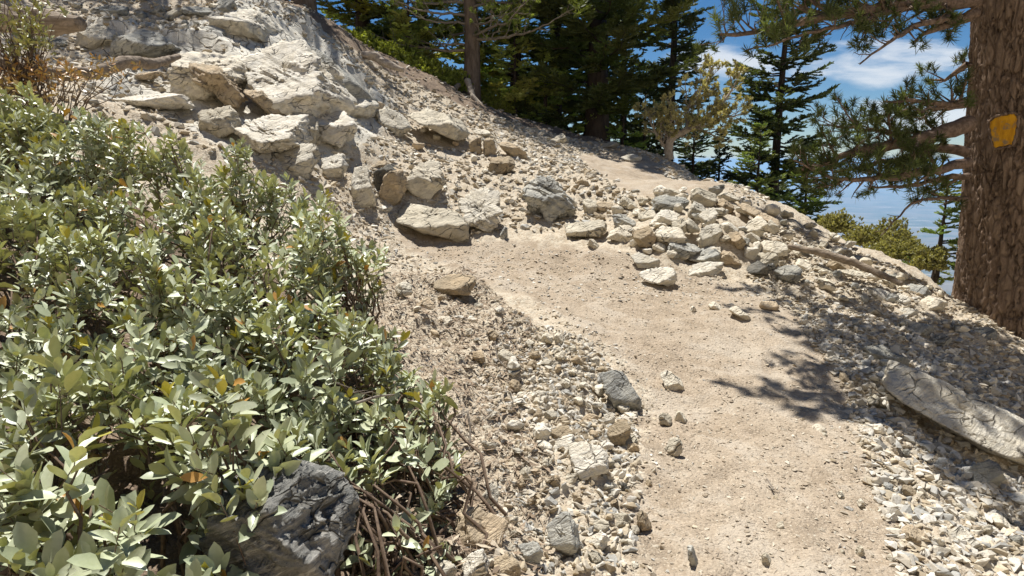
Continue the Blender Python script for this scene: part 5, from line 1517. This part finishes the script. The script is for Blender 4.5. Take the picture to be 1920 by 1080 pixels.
for i, (a, b, lab) in enumerate([((800,812,2.95),(880,770,3.1),'grey stick poking out between the shrub and the rubble bank'),
                            ((876,770,3.0),(880,845,2.85),'upright grey stick at the right rim of the low shrub'),
                            ((668,756,2.4),(740,740,2.5),'pale bare twig under the low shrub')]):
    log('twig', lab, [a, tuple((np.array(a) + np.array(b)) / 2 + np.array([4, -5, .02])), b], [.006, .005, .003], 'twig', 'twig', 4, seed=20 + i, stub=3)

# ------------------------------------------------------------------ light and sky
sd = Vector((math.sin(AZ) * math.cos(EL), math.cos(AZ) * math.cos(EL), math.sin(EL)))
sl = bpy.data.lights.new("sun", 'SUN'); sl.energy = 5.0; sl.angle = R_(0.53); sl.color = (1.0, 0.975, 0.935)
so = bpy.data.objects.new("sun", sl); COL.objects.link(so)
so.rotation_euler = sd.to_track_quat('Z', 'Y').to_euler()
so.location = (0, 0, 30)

w = bpy.data.worlds.new("World"); scene.world = w; w.use_nodes = True
nt = w.node_tree; nt.nodes.clear()
def wn(t, **k):
    n = nt.nodes.new(t)
    for a, b in k.items(): setattr(n, a, b)
    return n
outw = wn('ShaderNodeOutputWorld'); bg = wn('ShaderNodeBackground'); bg.inputs['Strength'].default_value = 0.05
sky = wn('ShaderNodeTexSky'); sky.sky_type = 'NISHITA'; sky.sun_disc = False
sky.sun_elevation = EL; sky.sun_rotation = AZ; sky.altitude = 2600; sky.air_density = 1.0; sky.dust_density = 0.3; sky.ozone_density = 2.5
tc = wn('ShaderNodeTexCoord')
sx = wn('ShaderNodeSeparateXYZ'); nt.links.new(tc.outputs['Generated'], sx.inputs[0])
def wm(op, a, b=0.0):
    n = wn('ShaderNodeMath'); n.operation = op
    for i_, v in ((0, a), (1, b)):
        if isinstance(v, bpy.types.NodeSocket): nt.links.new(v, n.inputs[i_])
        else: n.inputs[i_].default_value = v
    return n.outputs[0]
az_ = wm('DIVIDE', sx.outputs[0], wm('MAXIMUM', sx.outputs[1], .05)); el_ = wm('DIVIDE', sx.outputs[2], wm('MAXIMUM', sx.outputs[1], .05))
cb = wn('ShaderNodeCombineXYZ'); nt.links.new(wm('MULTIPLY', az_, 9), cb.inputs[0]); nt.links.new(wm('MULTIPLY', el_, 34), cb.inputs[1])
nz = wn('ShaderNodeTexNoise'); nz.inputs['Scale'].default_value = 1.0; nz.inputs['Detail'].default_value = 7; nz.inputs['Roughness'].default_value = .55; nz.inputs['Distortion'].default_value = .3
nt.links.new(cb.outputs[0], nz.inputs['Vector'])
tot = None
for ca, ce, ra, re in [(.535, .133, .17, .040), (.30, .135, .10, .04), (.60, .060, .2, .03), (-.25, .30, .2, .05), (1.3, .3, .4, .1), (-.9, .5, .5, .12)]:
    d2 = wm('ADD', wm('POWER', wm('ABSOLUTE', wm('DIVIDE', wm('SUBTRACT', az_, ca), ra)), 2.0), wm('POWER', wm('ABSOLUTE', wm('DIVIDE', wm('SUBTRACT', el_, ce), re)), 2.0))
    m_ = wm('SUBTRACT', 1.0, d2)
    tot = m_ if tot is None else wm('MAXIMUM', tot, m_)
val_ = wm('ADD', wm('MULTIPLY', wm('MAXIMUM', tot, -1.0), .35), wm('SUBTRACT', nz.outputs['Fac'], .5))
mr = wn('ShaderNodeMapRange'); mr.interpolation_type = 'SMOOTHSTEP'
mr.inputs['From Min'].default_value = .07; mr.inputs['From Max'].default_value = .42; mr.inputs['To Max'].default_value = .8
nt.links.new(val_, mr.inputs['Value'])
mx = wn('ShaderNodeMix'); mx.data_type = 'RGBA'
nt.links.new(mr.outputs[0], mx.inputs[0])
hs = wn('ShaderNodeHueSaturation'); hs.inputs['Saturation'].default_value = 1.3; hs.inputs['Value'].default_value = 1.15
nt.links.new(sky.outputs[0], hs.inputs['Color'])
nt.links.new(hs.outputs[0], mx.inputs[6]); mx.inputs[7].default_value = (11.5, 12.0, 12.6, 1)
nt.links.new(mx.outputs[2], bg.inputs['Color']); nt.links.new(bg.outputs[0], outw.inputs['Surface'])

# the air between here and the desert floor
hb = MB()
a, zb, zt = 95000.0, -1420.0, 42.0
hv = np.array([(x, y, z) for z in (zb, zt) for y in (-a, a) for x in (-a, a)])
hb.add(hv, None, [(0, 2, 3, 1), (4, 5, 7, 6), (0, 1, 5, 4), (2, 6, 7, 3), (0, 4, 6, 2), (1, 3, 7, 5)])
hm = bpy.data.materials.new('air'); hm.use_nodes = True; ht = hm.node_tree; ht.nodes.clear()
ho = ht.nodes.new('ShaderNodeOutputMaterial'); pv = ht.nodes.new('ShaderNodeVolumePrincipled')
pv.inputs['Density'].default_value = 0.00005; pv.inputs['Color'].default_value = (0.44, 0.70, 1.0, 1)
ht.links.new(pv.outputs[0], ho.inputs['Volume'])
if globals().get('HAZE', True):
    tag(link('haze', hb.mesh('haze', hm, False)), kind='stuff')

scene.view_settings.view_transform = 'Standard'
scene.view_settings.look = 'None'
scene.view_settings.exposure = 0.56
scene.view_settings.gamma = 1
scene.cycles.volume_bounces = 1
scene.cycles.max_bounces = 6
scene.cycles.transparent_max_bounces = 16
